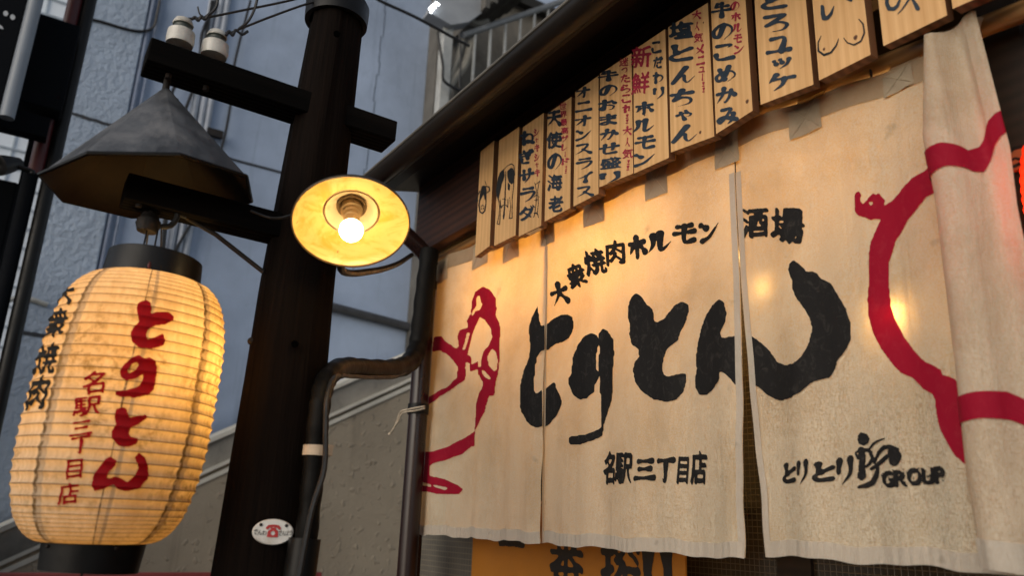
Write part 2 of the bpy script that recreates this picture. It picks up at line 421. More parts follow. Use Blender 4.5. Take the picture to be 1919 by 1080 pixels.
KANA = {k: [([tuple(float(c) for c in p.split(',')) for p in q[:-1].split()], q[-1]) for q in v.split(';')] for k, v in {
'と':'35,5 38,35 45,48t;88,28 45,52 25,72 40,92 88,90t','ん':'55,3 30,50 8,95 35,55 50,52 52,80 65,95 92,60h','ち':'15,25 85,20t;50,3 38,30 22,60 50,45 80,55 78,82 35,97h',
'ゃ':'10,50 50,32 88,40 85,62 60,70h;60,10 66,28t;30,22 55,95t','の':'52,20 35,75 15,75 12,45 45,15 82,28 88,60 55,95h','こ':'22,18 75,15 65,30h;18,65 30,90 88,85t',
'め':'22,22 35,60 45,80t;62,8 45,65 20,90 8,65 35,38 75,35 92,62 60,97h','か':'8,38 65,30 68,55 48,92 40,82h;38,5 32,45 8,92h;75,18 94,48t','み':'20,15 62,12 40,55 15,88 5,70 35,58 92,75t;76,42 70,75 48,98h',
'ろ':'22,12 75,10 25,60 60,45 88,62 75,90 35,97h','ユ':'15,22 70,20 62,78t;3,82 97,76t','ッ':'12,40 22,60t;42,32 52,52t;85,30 75,65 40,95h','ケ':'32,5 8,50h;22,32 95,25t;62,30 55,65 25,98h',
'ね':'30,5 30,97t;8,30 48,22 5,78h;25,50 60,22 88,40 85,80 60,92 55,76 95,95t','ぎ':'12,25 75,15t;12,45 80,35t;38,5 68,60t;25,65 30,90 72,92t;82,2 88,14t;94,0 99,10t','サ':'3,38 97,32t;28,10 32,65t;70,5 68,55 35,98h',
'ラ':'22,12 80,10t;8,40 90,35 70,75 30,98h','オ':'5,30 95,25t;62,3 60,92 48,85h;58,32 8,85h','ニ':'20,25 80,22t;5,80 97,75t',
'ン':'12,18 35,35t;12,92 50,75 95,22h','ス':'15,15 75,12 50,60 5,95h;50,55 95,90t','イ':'85,5 50,40 5,60h;55,38 54,97t','お':'8,28 60,22t;35,5 33,90 10,80 45,50 85,60 80,90 50,95h;75,15 92,35t',
'ま':'12,22 88,18t;15,45 85,40t;52,3 52,85 25,95 15,80 50,72 90,92t','せ':'3,42 97,32t;72,10 70,60 58,62h;28,15 28,88 85,88t','り':'22,10 20,50 32,45h;75,5 78,55 40,98h','ホ':'8,28 92,24t;50,3 50,95 40,88h;25,48 8,78h;75,46 94,74t',
'ル':'28,15 25,60 3,95h;58,8 57,92 97,55h','モ':'18,15 82,12t;5,48 95,42t;48,15 47,88 92,86t','だ':'8,22 60,16t;38,3 8,95h;50,48 85,44t;45,72 55,90 92,88t;78,5 86,18t;92,2 99,14t','わ':'30,5 30,97t;8,28 48,22 5,75h;25,50 65,28 92,52 80,82 52,97h',
'シ':'15,15 35,28t;8,42 28,55t;12,92 55,75 95,25h','ャ':'5,42 90,30 70,60h;30,12 50,97t','キ':'12,30 85,20t;5,58 95,48t;42,3 62,97t','大':'5,38 95,32t;52,3 45,50 5,97h;50,45 95,95t','人':'52,5 40,55 5,97h;45,45 95,95t',
'牛':'28,8 12,35h;25,28 85,24t;3,58 97,52t;52,3 54,98t','天':'15,15 85,12t;5,45 95,42t;50,15 42,60 5,97h;50,50 95,95t','メ':'80,8 55,60 8,97h;25,35 85,85t','ー':'50,3 53,97t','!':'50,3 49,65h;48,90 49,93t',
'っ':'10,45 60,25 92,45 80,75 45,90h','た':'8,22 60,16t;38,3 8,95h;55,48 88,44t;48,75 58,92 95,90t','ら':'35,5 60,14t;28,28 22,65 60,48 88,65 70,92 30,98h','れ':'30,5 30,97t;8,30 48,22 5,78h;25,55 65,22 70,45 68,85 95,80h',
'グ':'35,8 8,55h;30,26 82,22 65,65 20,98h;84,2 90,14t;95,0 99,12t','レ':'25,8 25,92 95,45h','ド':'30,5 30,97t;32,38 80,60t;72,5 80,18t;88,2 96,14t','三':'15,18 82,14t;22,50 75,47t;3,88 97,84t','丁':'4,14 96,10t;54,28 54,95 36,86h'}.items()}
def brush_strokes(ch, weight):
    out = []
    for pts, end in KANA[ch]:
        P = [Vector((x, y, 0)) for x, y in pts]
        C = curve_pts(P, 6) if len(P) > 2 else [P[0].lerp(P[1], k/6) for k in range(7)]
        n = len(C)-1; S = []
        for k, c in enumerate(C):
            t = k/n; d = C[min(k+1, n)]-C[max(k-1, 0)]
            hv = abs(d.x)/(abs(d.x)+abs(d.y)+1e-6)
            r = weight*(1.12-.35*hv)*(1.15-.55*math.sin(math.pi*min(t*1.25, 1))*.8)
            if end == 'h': r *= max(.10, 1-max(0, t-.45)/.55)
            else: r *= .92+.2*max(0, t-.75)/.25
            S.append((c.x, c.y, r))
        out.append(S)
    return out
_font = bpy.data.curves.new('glyphs', 'FONT'); _font.size = 1.0
_fo = bpy.data.objects.new('glyphs', _font); COL.objects.link(_fo)
_gc = {}
NG = 56
def glyph(ch, bold, nib=0.0):
    """outline mesh of one character, brushed: unit box coordinates, y down"""
    key = (ch, bold, nib)
    if key in _gc: return _gc[key]
    if nib and ch in KANA:
        sc = NG/100; pad = 10; n_ = NG+2*pad
        S = [[(x*sc+pad, y*sc+pad, r*sc) for x, y, r in q] for q in brush_strokes(ch, 7.5+34*max(bold, 0))]
        X, Y = np.meshgrid(np.arange(n_), np.arange(n_))
        F = blur(strokes_mask(S, X, Y).astype(float), 1)
        P, polys = march(F+(blur(rng.random(F.shape), 2)-0.5)*.5*((F > .02) & (F < .98)), .5)
        lo2, hi2 = P.min(0), P.max(0); ext = np.maximum(hi2-lo2, 1e-6)
        if ch in 'ー!': ext[0] = max(ext[0], 1)
        _gc[key] = ((P-lo2)/ext, polys); return _gc[key]
    _font.body = ch
    bpy.context.view_layer.update()
    me = bpy.data.meshes.new_from_object(_fo.evaluated_get(bpy.context.evaluated_depsgraph_get()))
    V = np.array([v.co[:2] for v in me.vertices]); me.calc_loop_triangles()
    T = [t.vertices[:] for t in me.loop_triangles]
    bpy.data.meshes.remove(me)
    lo, hi = V.min(0), V.max(0); s = NG/max(hi-lo)
    pad = 9; W = (V-lo)*s+pad
    W[:, 1] = (hi[1]-lo[1])*s+2*pad-W[:, 1]
    nx, ny = int((hi[0]-lo[0])*s)+2*pad+2, int((hi[1]-lo[1])*s)+2*pad+2
    F = np.zeros((ny, nx))
    for t in T:
        a, b, c = W[t[0]], W[t[1]], W[t[2]]
        x0, x1 = int(min(a[0], b[0], c[0])), int(max(a[0], b[0], c[0]))+2
        y0, y1 = int(min(a[1], b[1], c[1])), int(max(a[1], b[1], c[1]))+2
        X, Y = np.meshgrid(np.arange(x0, x1), np.arange(y0, y1))
        def e(p, q): return (q[0]-p[0])*(Y-p[1])-(q[1]-p[1])*(X-p[0])
        e1, e2, e3 = e(a, b), e(b, c), e(c, a)
        F[y0:y1, x0:x1] = np.maximum(F[y0:y1, x0:x1], ((e1 >= 0) & (e2 >= 0) & (e3 >= 0)) | ((e1 <= 0) & (e2 <= 0) & (e3 <= 0)))
    if nib:                                   # slanted nib: strokes fatten along one diagonal
        G = F.copy(); k = int(round(nib))
        for q in range(1, k+1):
            G[q:, q:] = np.maximum(G[q:, q:], F[:-q, :-q])
        F = G
    F = blur(F, 2)
    if len(T) > 180: bold = bold*.45
    nz = (blur(rng.random(F.shape), 2)-0.5)*.7+(blur(rng.random(F.shape), 7)-0.5)*3.0
    P, polys = march(F+nz*1.0, 0.5-bold)
    P = P.copy(); lo2, hi2 = P.min(0), P.max(0)
    P = (P-lo2)/np.maximum(hi2-lo2, 1e-6)
    _gc[key] = (P, polys); return _gc[key]
class Ink:
    """collects marks given in photograph pixels or board coordinates, and maps them on to a surface"""
    def __init__(s): s.P = []; s.f = []; s.n = 0
    def add(s, P, polys):
        s.P.append(np.asarray(P, float)); s.f += [tuple(i+s.n for i in p) for p in polys]; s.n += len(P)
    def shape(s, polys=(), strokes=(), step=1.6, sm=1, mask=None, rough=0.0):
        pts = [p for q in polys for p in q]+[(x+d*r, y+e*r) for S in strokes for x, y, r in S for d, e in ((1, 1), (-1, -1))]
        x0, y0 = np.min(pts, 0)-4*step; x1, y1 = np.max(pts, 0)+4*step
        gx = np.arange(x0, x1, step); gy = np.arange(y0, y1, step)
        X, Y = np.meshgrid(gx, gy)
        c = inside(polys, X, Y) if len(polys) else np.zeros(X.shape, bool)
        if len(strokes): c = c | strokes_mask(strokes, X, Y)
        F = blur(c.astype(float), sm)
        if rough: F = F+rough*(blur(rng.random(F.shape), 2)-0.5)*((F > 0.02) & (F < 0.98))
        if mask is not None: F = np.where(mask(X, Y), F, 0.0)
        P, f = march(F, 0.5)
        if len(P): s.add(np.c_[x0+P[:, 0]*step, y0+P[:, 1]*step], f)
    def char(s, ch, cx, cy, w, h, rot=0, shear=0, bold=0.12, nib=0.0, mask=None):
        P, f = glyph(ch, bold, nib)
        x = (P[:, 0]-.5)*w; y = (P[:, 1]-.5)*h
        x = x-shear*y
        y = y-0.12*x*(0 if rot else 1)
        a = R(rot); ca, sa = math.cos(a), math.sin(a)
        Q = np.c_[cx+x*ca+y*sa, cy-x*sa+y*ca]
        s.add(Q, f)
    def column(s, text, top, bot, w, bold=0.12, nib=3, gap=0.12, shear=0.0):
        """vertical column of characters from the centre of its top to the centre of its bottom"""
        T, B = Vector(top), Vector(bot); n = len(text)
        small = set('ッャュョっゃゅょ'); thin = set('!ー')
        wt = [0.62 if c in small else 0.5 if c == '!' else 0.75 if c in 'ー一' else 1.0 for c in text]
        tot = sum(wt); pos = 0.0
        d = (B-T)
        for c, k in zip(text, wt):
            q = T+d*((pos+k/2)/tot); pos += k
            h = d.length*k/tot*(1-gap)
            ww = w*(0.65 if c in small else 0.3 if c == '!' else 0.16 if c == 'ー' else 0.5 if c == '人' else 1.0)*random.uniform(0.9, 1.08)
            s.char(c, q.x+random.uniform(-.05, .05)*w, q.y, ww, h*(0.95 if c != 'ー' else 1.0), 0, shear, bold, nib)
    def build(s, name, surf, material, parent):
        P = np.concatenate(s.P); W = surf(P)
        mb = MB(); mb.add([Vector(w) for w in W], s.f)
        return mb.build(name, material, parent)
def plane_surf(d, off=0.0012):
    def f(P):
        k = rays(P); t = (d-off)/k[:, 1:2]; W = k*t; W[:, 2] += EYE; return W
    return f

# ------------------------------------------------------------------ ground and street
g = MB(); g.add([(-60, -40, 0), (60, -40, 0), (60, 60, 0), (-60, 60, 0)], [(0, 1, 2, 3)])
tag(g.build('road', M['asphalt']), None, None, kind='structure')

# ------------------------------------------------------------------ blue plastered building closing the view
XW = -7.0
bb = thing('plastered_building', 'tall blue-grey plastered building behind the pole and the paper lantern', 'building', (XW-3, 1.6, 0))
yl, yr, yc = -0.06*7/6, 2.78*7/6, 0.36*7/6
w = MB(); w.span((XW-6, yl, 0.0), (XW-0.02, yr, 9)); w.build('wall', M['wallblue'], bb)
w = MB(); w.span((XW-0.02, yl-0.02, 0.0), (XW+0.05, yc, 9)); w.build('pilaster', M['wallrough'], bb, 0.01)
w = MB()
w.tube([(XW+0.02, yc+0.03, 0), (XW+0.02, yc+0.03, 9)], 0.022, 8); w.tube([(XW+0.02, yc+0.09, 0), (XW+0.02, yc+0.09, 9)], 0.012, 8)
w.build('pipe', mat('blue_painted_pipe', (0.20, 0.25, 0.36), 0.5), bb)
jm = mat('dark_joint', (0.04, 0.045, 0.055), 0.9)
for z in (EYE+2.705*7/6, EYE+1.09*7/6):
    P = []; m = MB()
    for q in range(25):
        y = yl+(yc-yl)*q/24; P += [(XW+.054, y, z-.012-.05*(y-yl)-random.random()*.008), (XW+.054, y, z+.010-.05*(y-yl)+random.random()*.008)]
    m.add(P, [(2*q, 2*q+2, 2*q+3, 2*q+1) for q in range(24)]); m.build('joint_line', jm, bb)
w = MB(); w.span((XW-.03, yc+.2, EYE+2.70*7/6-.01), (XW-.012, yr-0.5, EYE+2.70*7/6+.012)); w.build('joint_line', jm, bb)
w = MB()
for k in range(26):
    z0 = EYE+2.3+k*.16; y0_ = 2.62+.012*math.sin(k*1.9)+.004*k
    w.add([(XW-.017, y0_-.004, z0), (XW-.017, y0_+.004, z0), (XW-.017, y0_+.006, z0+.17), (XW-.017, y0_-.003, z0+.17)], [(0, 1, 2, 3)])
w.build('crack', mat('crack_grey', (.10, .12, .16), .9), bb)
w = MB(); z = EYE+1.6*7/6
w.tube([(XW+0.03, 2.0*7/6, z+0.05), (XW+0.03, yr, z-0.02)], 0.045, 10)
w.build('pipe', mat('sooty_pipe', (0.04, 0.042, 0.048), 0.6, 0, 0.5, 10), bb)
w = MB()
for px, r in ((405, .035), (422, .03), (436, .03)):
    a, b = atX(px, 0, XW+.02), atX(px-95, 520, XW+.02)
    w.tube([(XW+.02, a.y*0+b.y+.0, b.z-1.5), (XW+.02, b.y, 8.5)], r, 8)
w.build('pipe', mat('grey_white_pipe', (0.36, 0.40, 0.47), 0.5), bb)
w = MB()
def wallpath(P, d=XW+0.06): return curve_pts([atX(x, y, d) for x, y in P])
w.tube(wallpath([(405, 0), (380, 60), (372, 110), (330, 160), (322, 180)]), 0.014, 6)
w.tube(wallpath([(398, 0), (378, 120), (350, 200), (300, 330)]), 0.014, 6)
w.tube(wallpath([(470, 0), (440, 120), (432, 200), (415, 280), (380, 380), (330, 470), (325, 520)]), 0.012, 6)
w.tube(wallpath([(312, 400), (308, 440), (305, 480)]), 0.02, 6)
w.tube(wallpath([(155, 33), (190, 40), (230, 52), (265, 58), (288, 50), (296, 20), (300, 0)]), 0.012, 6)
w.build('cable', M['cable'], bb)
w = MB()
w.tube(wallpath([(0, 570), (30, 560), (60, 562), (90, 572)]), 0.02, 6)
w.build('cable', M['steelwhite'], bb)
w = MB(); w.box(atX(403, 250, XW+.04), (0.05, 0.14, 0.07)); w.build('pipe_bracket', M['iron'], bb)

# concrete pillar and outer stair beyond
cp = thing('concrete_pillar', 'dark grey concrete pillar at the right edge of the blue wall', 'pillar', (-6.9, 3.35, 0))
w = MB(); w.span((-7.2, 3.245, 0), (-6.8, 3.50, 9)); w.build('shaft', M['greyconc'], cp, 0.01)

# stair in front of the blue wall: pebbled concrete flank with pale coping
st = thing('outdoor_stairway', 'pebbled concrete stair flank with pale coping rising behind the wooden pole', 'stairs', (-6.3, 1.5, 0))
y0, y1 = -1.2, 3.6
def slope(y): return EYE-0.39+0.556*y
w = MB()
P = [(y0, 0.0), (y1, 0.0), (y1, slope(y1)-0.13), (y0, max(0.02, slope(y0)-0.13))]
V = [(-6.0, a, b) for a, b in P]+[(-6.9, a, b) for a, b in P]
w.add(V, [(0, 1, 2, 3), (7, 6, 5, 4), (0, 4, 5, 1), (1, 5, 6, 2), (2, 6, 7, 3), (3, 7, 4, 0)])
w.build('flank_wall', M['concrete'], st)
def slopebar(x0, x1, lo, hi):
    m = MB(); P = [(y0, slope(y0)+lo), (y1, slope(y1)+lo), (y1, slope(y1)+hi), (y0, slope(y0)+hi)]
    V = [(x1, a, b) for a, b in P]+[(x0, a, b) for a, b in P]
    m.add(V, [(0, 1, 2, 3), (7, 6, 5, 4), (0, 4, 5, 1), (1, 5, 6, 2), (2, 6, 7, 3), (3, 7, 4, 0)]); return m
slopebar(-6.9, -5.985, -0.13, -0.095).build('coping', M['coping'], st)
slopebar(-6.9, -6.02, -0.095, -0.065).build('coping', M['concrete'], st)
slopebar(-6.9, -5.975, -0.065, -0.04).build('coping', M['coping'], st)
slopebar(-6.9, -6.03, -0.04, 0.15).build('kerb_band', mat('dull_render', (0.26, 0.24, 0.205), .85, 0, .25, 3, bs=.3, dirt=(.1, .09, .08)), st)
slopebar(-6.9, -6.0, 0.15, 0.185).build('coping', M['coping'], st)

# upper stair landing with white railing above the roof
XT = -6.2
tw = thing('stair_landing', 'beige upper stair landing with pale column and dark ceiling above the eave', 'stair landing', (XT-1, 4.5, 4))
w = MB(); w.span((XT-1.3, 3.3, 3.6), (XT-1.2, 8, 8.2)); w.build('back_wall', M['beige'], tw)
a = atX(842, 40, XT); b = atX(832, 190, XT)
w = MB(); w.span((XT-.08, a.y-.06, 3.5), (XT+.02, a.y+.05, 8)); w.build('column', M['steelwhite'], tw, 0.008)
w = MB(); p = atX(823, 60, XT); w.tube([(XT+.05, p.y-.02, 3.4), (XT+.05, p.y-.02, 5.2)], 0.018, 8); w.build('drain_pipe', M['steelwhite'], tw)
w = MB()
w.tube(curve_pts([atX(x, y, XT-.05) for x, y in ((868, 70), (858, 110), (842, 150), (828, 190), (822, 220))]), 0.03, 8)
w.tube(curve_pts([atX(x, y, XT-.05) for x, y in ((915, 40), (895, 44), (870, 36), (855, 40))]), 0.035, 8)
w.tube(curve_pts([atX(x, y, XT-.05) for x, y in ((885, 70), (872, 120), (850, 150), (836, 180), (830, 215))]), 0.04, 8)
w.build('service_hose', mat('grey_hose', (0.25, 0.235, 0.20), .6), tw)
w = MB(); w.tube(curve_pts([atX(x, y, XT+.1) for x, y in ((820, 60), (830, 120), (832, 150), (858, 168), (900, 190))]), 0.016, 6)
w.tube(curve_pts([atX(x, y, XT+.1) for x, y in ((862, 62), (864, 110), (862, 160), (870, 172))]), 0.012, 6); w.build('cable', M['cable'], tw)
# underside of the flight above: pale slab, ribs
w = MB()
S0 = [atX(x, y, XT+.1) for x, y in ((805, 22), (822, -10), (960, -90), (935, 0), (880, 40), (846, 46))]
S1 = [Vector((v.x-.16, v.y, v.z)) for v in S0]
w.add(S0+S1, [tuple(range(6)), tuple(range(11, 5, -1))]+[(i, (i+1) % 6, (i+1) % 6+6, i+6) for i in range(6)])
w.build('slab', M['slab'], tw)
w = MB()
for k in range(9):
    p = atX(870+k*15, 46-k*9, XT-.3); w.box(p, (1.0, .05, .16))
w.build('ceiling_ribs', M['greyconc'], tw)
w = MB(); a = atX(950, -40, XT-1.0); w.span((XT-1.15, a.y-.4, a.z-.2), (XT-1.05, 8, 8.2)); w.build('recess_shade_sheet', mat('recess_shade_sheet', (.02, .019, .017), .9), tw)  # near-black sheet, its colour stands in for shade behind the railing
rl = thing('stair_railing', 'off-white steel stair railing with thin balusters above the eave', 'railing', (XT, 3.7, 4))
A, B = atX(868, 66, XT), atX(1075, -5, XT)
w = MB(); w.tube([A, A+(B-A)*.5, B+(B-A)*.4], 0.034, 10); w.build('handrail', mat('grey_handrail', (.20, .21, .22), .4), rl)
for k in range(9):
    p = A+(B-A)*(0.1+0.13*k)
    w = MB(); w.box((XT, p.y, p.z-0.62), (.022, .022, 1.2)); w.build('baluster', M['steelwhite'], rl)
lc = thing('light_cluster', 'cluster of tiny white lights under the pale slab at the top', 'lights', tuple(atX(815, 10, XT+.16)))
for x, y in ((809, 12), (813, 9), (818, 5), (811, 18), (816, 13), (822, 8), (808, 22), (806, 16)):
    w = MB(); w.sphere(atX(x, y, XT+.16), 0.011, 6); w.build('bulb', emit_mat('cold_led', (0.9, 0.96, 1.0), 9), lc)

# ------------------------------------------------------------------ left: dark signs down the street
XS = -4.6
sg = thing('black_signboard', 'black hanging signboard with white edge tube and partial white lettering, top left', 'sign', (XS, -.1, 3))
a, b = atX(66, 0, XS), atX(5, 205, XS)
w = MB(); ys = a.y-.01
w.span((XS-.12, ys-1.3, b.z-.02), (XS, ys-.03, 5.5)); w.build('panel', M['blackboard'], sg)
w = MB(); w.tube([(XS+.02, ys+.015, b.z-.05), (XS+.02, ys+.015, 5.5)], .036, 12); w.build('edge_tube', M['tube'], sg)
ik = Ink(); ik.shape(strokes=[[(11, 24, 4.5), (11.5, 25, 4.5)], [(24, 31, 4.5), (24.5, 32, 4.5)], [(-6, 45, 3), (3, 51, 2.5), (7, 54, .5)]], step=.8)
def x_surf(d):
    def f(P):
        k = rays(P); W = k*(d/k[:, :1]); W[:, 2] += EYE; return W
    return f
ik.build('lettering', x_surf(XS+.004), mat('dim_white_letters', (.42, .44, .47), .6), sg)
sb = thing('dark_sign_box', 'plain dark sign box between the white tube and the blue wall', 'sign', (XS-.3, 0, 3))
a, b = atX(92, 30, XS-.3), atX(126, 140, XS-.3)
w = MB(); w.span((XS-.45, ys-.10, atX(100, 205, XS-.3).z), (XS-.3, atX(150, 60, XS-.3).y, atX(120, 38, XS-.3).z)); w.build('box', M['blackboard'], sb, .01)
w = MB(); w.span((XS-.42, ys-1, atX(30, 240, XS-.3).z), (XS-.32, atX(104, 203, XS-.3).y-.01, atX(30, 200, XS-.3).z-.005)); w.build('lower_rail', M['blackboard'], sb)
rp = thing('red_post', 'dark red post with black sleeve beside the blue wall', 'post', (XS-.5, 0, 0))
p = atX(82, 260, XS-.5)
zr = atX(75, 330, XS-.5).z
w = MB(); w.tube([(XS-.5, p.y, zr), (XS-.5, p.y, 6)], .042, 12); w.build('shaft', M['redpost'], rp)
w = MB(); w.tube([(XS-.5, p.y-.02, 0), (XS-.5, p.y-.02, zr)], .04, 12); w.build('lower_pipe', M['blackboard'], rp)
w = MB(); w.tube([(XS-.5, p.y+.075, 0), (XS-.5, p.y+.075, 6)], .04, 12); w.build('dark_pipe', M['blackmetal'], rp)
fl = thing('floodlight', 'small black floodlight on a bracket in front of the bright far wall', 'floodlight', tuple(atX(20, 305, XS)))
p = atX(18, 308, XS)
w = MB(); w.lathe([(0, -.07), (.03, -.06), (.05, .02), (.055, .06), (.05, .062), (0, .05)], p, (0.5, -.7, -.5), 16); w.build('head', M['blackmetal'], fl)
w = MB(); w.tube(curve_pts([p+Vector((0, .02, 0)), p+Vector((0, .1, -.01)), atX(60, 325, XS)]), .014, 8); w.build('bracket', M['blackmetal'], fl)
fl2 = thing('floodlight', 'tiny black spotlight high up against the bright far wall', 'floodlight', tuple(atX(56, 232, XS-.6)))
p = atX(56, 230, XS-.6)
w = MB(); w.lathe([(0, -.04), (.022, -.03), (.03, .02), (.036, .05), (0, .04)], p, (0.3, .2, -1), 14); w.build('head', M['blackmetal'], fl2)
w = MB(); w.tube([p+Vector((0, 0, .03)), p+Vector((0, 0, .1)), p+Vector((0, .12, .12))], .012, 8); w.build('bracket', M['blackmetal'], fl2)
ds = thing('dark_shopfront', 'dark shopfront below the floodlight at the left edge', 'shopfront', (XS-.9, -1, 0))
a = atX(0, 540, XS-.8); b = atX(52, 345, XS-.8)
w = MB(); w.span((XS-1.2, -2.6, .6), (XS-.8, b.y-.04, b.z)); w.build('panel', M['blackboard'], ds, .02)
w = MB(); w.box((XS-.75, b.y-.02, (a.z+b.z)/2-1), (.05, .05, 3.2)); w.build('frame', M['blackboard'], ds)
# pale gridded facade far down the street
fb = thing('white_office_block', 'pale far office block with gridded windows seen between the signs', 'building', (-16, -3, 0))
w = MB(); w.span((-18, -9, 0), (-15, .2, 14)); w.build('wall', M['farwall'], fb)
w = MB()
for k in range(40): w.span((-15.01, -9, .3+k*.34), (-14.97, .2, .33+k*.34))
for k in range(26): w.span((-15.0, -9+k*.36, 0), (-14.975, -8.97+k*.36, 14))
w.build('mullions', mat('grey_mullion', (.36, .42, .48), .6), fb)
mb_ = thing('maroon_board', 'maroon board whose top edge shows below the paper lantern', 'board', (-5.2, 1.0, 0))
p, q = atX(95, 1073, -5.2), atX(396, 1076, -5.2)
w = MB(); w.span((-5.24, p.y-.3, .2), (-5.2, q.y+.7, (p.z+q.z)/2)); w.build('panel', M['maroon'], mb_, .004)
w = MB(); w.span((-5.25, p.y-.2, 0), (-5.21, p.y-.12, .2)); w.build('foot', M['maroon'], mb_)
w = MB(); w.span((-5.25, q.y+.5, 0), (-5.21, q.y+.58, .2)); w.build('foot', M['maroon'], mb_)

# ------------------------------------------------------------------ the wooden pole
XP, YP = -1.7, 0.507
pole = thing('wooden_pole', 'dark round wooden pole with two crossarms beside the shop curtain', 'pole', (XP, YP, 0))
mb = MB(); n = 40; prof = []
lev = [0, .8, 1.2, 1.6, 2.0, 2.4, 2.79]
V = []; F = []
Z = np.linspace(0, 2.85, 60)
for i, z in enumerate(Z):
    r0 = 0.132-0.0245*z; yb_ = YP-.002+.017*max(0, z-2.1)/.6
    for j in range(n):
        a = 2*math.pi*j/n
        r = r0+0.0035*math.sin(3*a+z*1.3)+0.0022*math.sin(7*a+2.2*math.sin(z*1.7))+0.0012*math.sin(17*a+2*math.sin(z*2))+0.0010*math.sin(11*a-z)
        V.append((XP+r*math.cos(a), yb_+r*math.sin(a), z))
F = [(i*n+j, i*n+(j+1) % n, (i+1)*n+(j+1) % n, (i+1)*n+j) for i in range(59) for j in range(n)]+[tuple(59*n+j for j in range(n))]
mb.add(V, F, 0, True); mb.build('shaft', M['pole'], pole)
mb = MB(); zt = EYE+0.725*1.7
mb.lathe([(.066, -.030), (.078, -.030), (.080, .02), (.075, .03), (.0, .045)], (XP, YP+.018, zt), (0, 0, 1), 40); mb.build('cap', M['blackmetal'], pole)
def arm(name_, x, P0, P1, hgt, wid):
    m = MB(); d = (P1-P0).normalized(); c = (P0+P1)/2
    up = Vector((1, 0, 0)).cross(d).normalized()
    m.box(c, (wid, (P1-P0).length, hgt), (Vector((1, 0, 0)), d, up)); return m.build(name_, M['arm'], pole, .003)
# crossarm centres from the photograph, in the plane of the pole
P0, P1 = atX(280, 88, XP+.055), atX(745, 245, XP+.055)
zc = (P0.z+P1.z)/2
arm('crossarm', 0, Vector((XP+.01, P0.y, P0.z-.0)), Vector((XP+.01, P1.y, P1.z)), .056, .085)
Q0, Q1 = atX(238, 345, XP+.04), atX(560, 425, XP+.04)
arm('crossarm', 0, Vector((XP, Q0.y, Q0.z)), Vector((XP, Q1.y, Q1.z-.004)), .058, .07)
for x, y, u_, d_ in ((318, 132, .05, -.02), (388, 155, .05, -.02), (262, 378, .03, -.012)):
    mb = MB(); p = atX(x, y, XP+.02); mb.tube([p+Vector((0, 0, u_)), p+Vector((0, 0, d_))], .0065, 8); mb.build('bolt', M['iron'], pole)
mb = MB(); mb.tube([atX(350, 408, XP), atX(405, 440, XP), atX(494, 510, XP+.02)], .0055, 8); mb.build('stay_rod', M['iron'], pole)
mb = MB(); p = atX(472, 640, XP); mb.sphere(p, .009, 8); mb.build('bolt', M['iron'], pole)
hole_m = mat('hole_black', (.001, .001, .001), 1.0, spec=0)
for x, y in ((553, 645), (632, 62)):
    mb = MB()
    k = ray(x, y); t = (-XP-.098)/-k[0]; c = Vector((k[0]*t, k[1]*t, k[2]*t+EYE))
    dv = (Vector((0, 0, EYE))-c); dv.z = 0; mb.lathe([(0, .0), (.008, .0), (.007, -.006)], c+dv.normalized()*.0, dv, 10)
    mb.build('drilled_hole', hole_m, pole)
# porcelain insulators on the upper crossarm
for x, y in ((338, 52), (402, 74)):
    b = atX(x, y+25, XP+.02)
    m = MB(); m.lathe([(.0, -.012), (.028, -.010), (.030, .0), (.029, .022), (.024, .026)], b, (0, 0, 1), 24); ins = m.build('insulator', M['porcelain'], pole)
    m = MB(); m.lathe([(.0205, .026), (.018, .030), (.0185, .037), (.0215, .040)], b, (0, 0, 1), 24); m.build('groove', M['porcdark'], ins)
    m = MB(); m.lathe([(.0215, .040), (.0225, .043), (.0185, .053), (.009, .058), (.0, .0585)], b, (0, 0, 1), 24); m.build('head', M['porcelain'], ins)
wr = thing('overhead_wire', 'upper pair of twisted black wires tied to the left insulator', 'wire', tuple(atX(370, 30, XP+.02)))
m = MB()
m.tube(curve_pts([atX(x, y, XP+.03) for x, y in ((345, 35), (372, 34), (390, 32), (450, 20), (545, 0), (610, -18), (680, -40))]), .0028, 6)
m.tube(curve_pts([atX(x, y, XP+.03) for x, y in ((385, 32), (402, 18), (408, 0), (404, -30))]), .0034, 6)
m.tube(curve_pts([atX(x, y, XP+.03) for x, y in ((372, 36), (378, 30), (374, 24), (371, 12))]), .0018, 6)
m.tube(curve_pts([atX(x, y, XP+.045) for x, y in ((360, 36), (366, 32), (372, 38), (378, 30), (384, 36), (390, 30))]), .0034, 6)
m.build('strand', M['cable'], wr)
wr2 = thing('overhead_wire', 'lower twisted black wire tied to the right insulator and running to the pole top', 'wire', tuple(atX(440, 55, XP+.02)))
m = MB()
m.tube(curve_pts([atX(x, y, XP+.03) for x, y in ((405, 60), (428, 62), (450, 54), (500, 34), (560, 12), (600, 0), (660, -16))]), .0028, 6)
m.tube(curve_pts([atX(x, y, XP+.03) for x, y in ((448, 54), (465, 40), (478, 15), (486, -20))]), .0034, 6)
m.tube(curve_pts([atX(x, y, XP+.045) for x, y in ((424, 66), (430, 58), (436, 66), (442, 56), (448, 60), (455, 64), (465, 58))]), .0034, 6)
m.build('strand', M['cable'], wr2)
wr3 = thing('overhead_wire', 'single thin black wire crossing the blue wall right of the pole top', 'wire', tuple(atX(780, 40, -4)))
m = MB(); m.tube(curve_pts([atX(x, y, -4) for x, y in ((690, -15), (715, 2), (780, 32), (850, 70), (880, 86))]), .010, 6); m.build('strand', M['cable'], wr3)

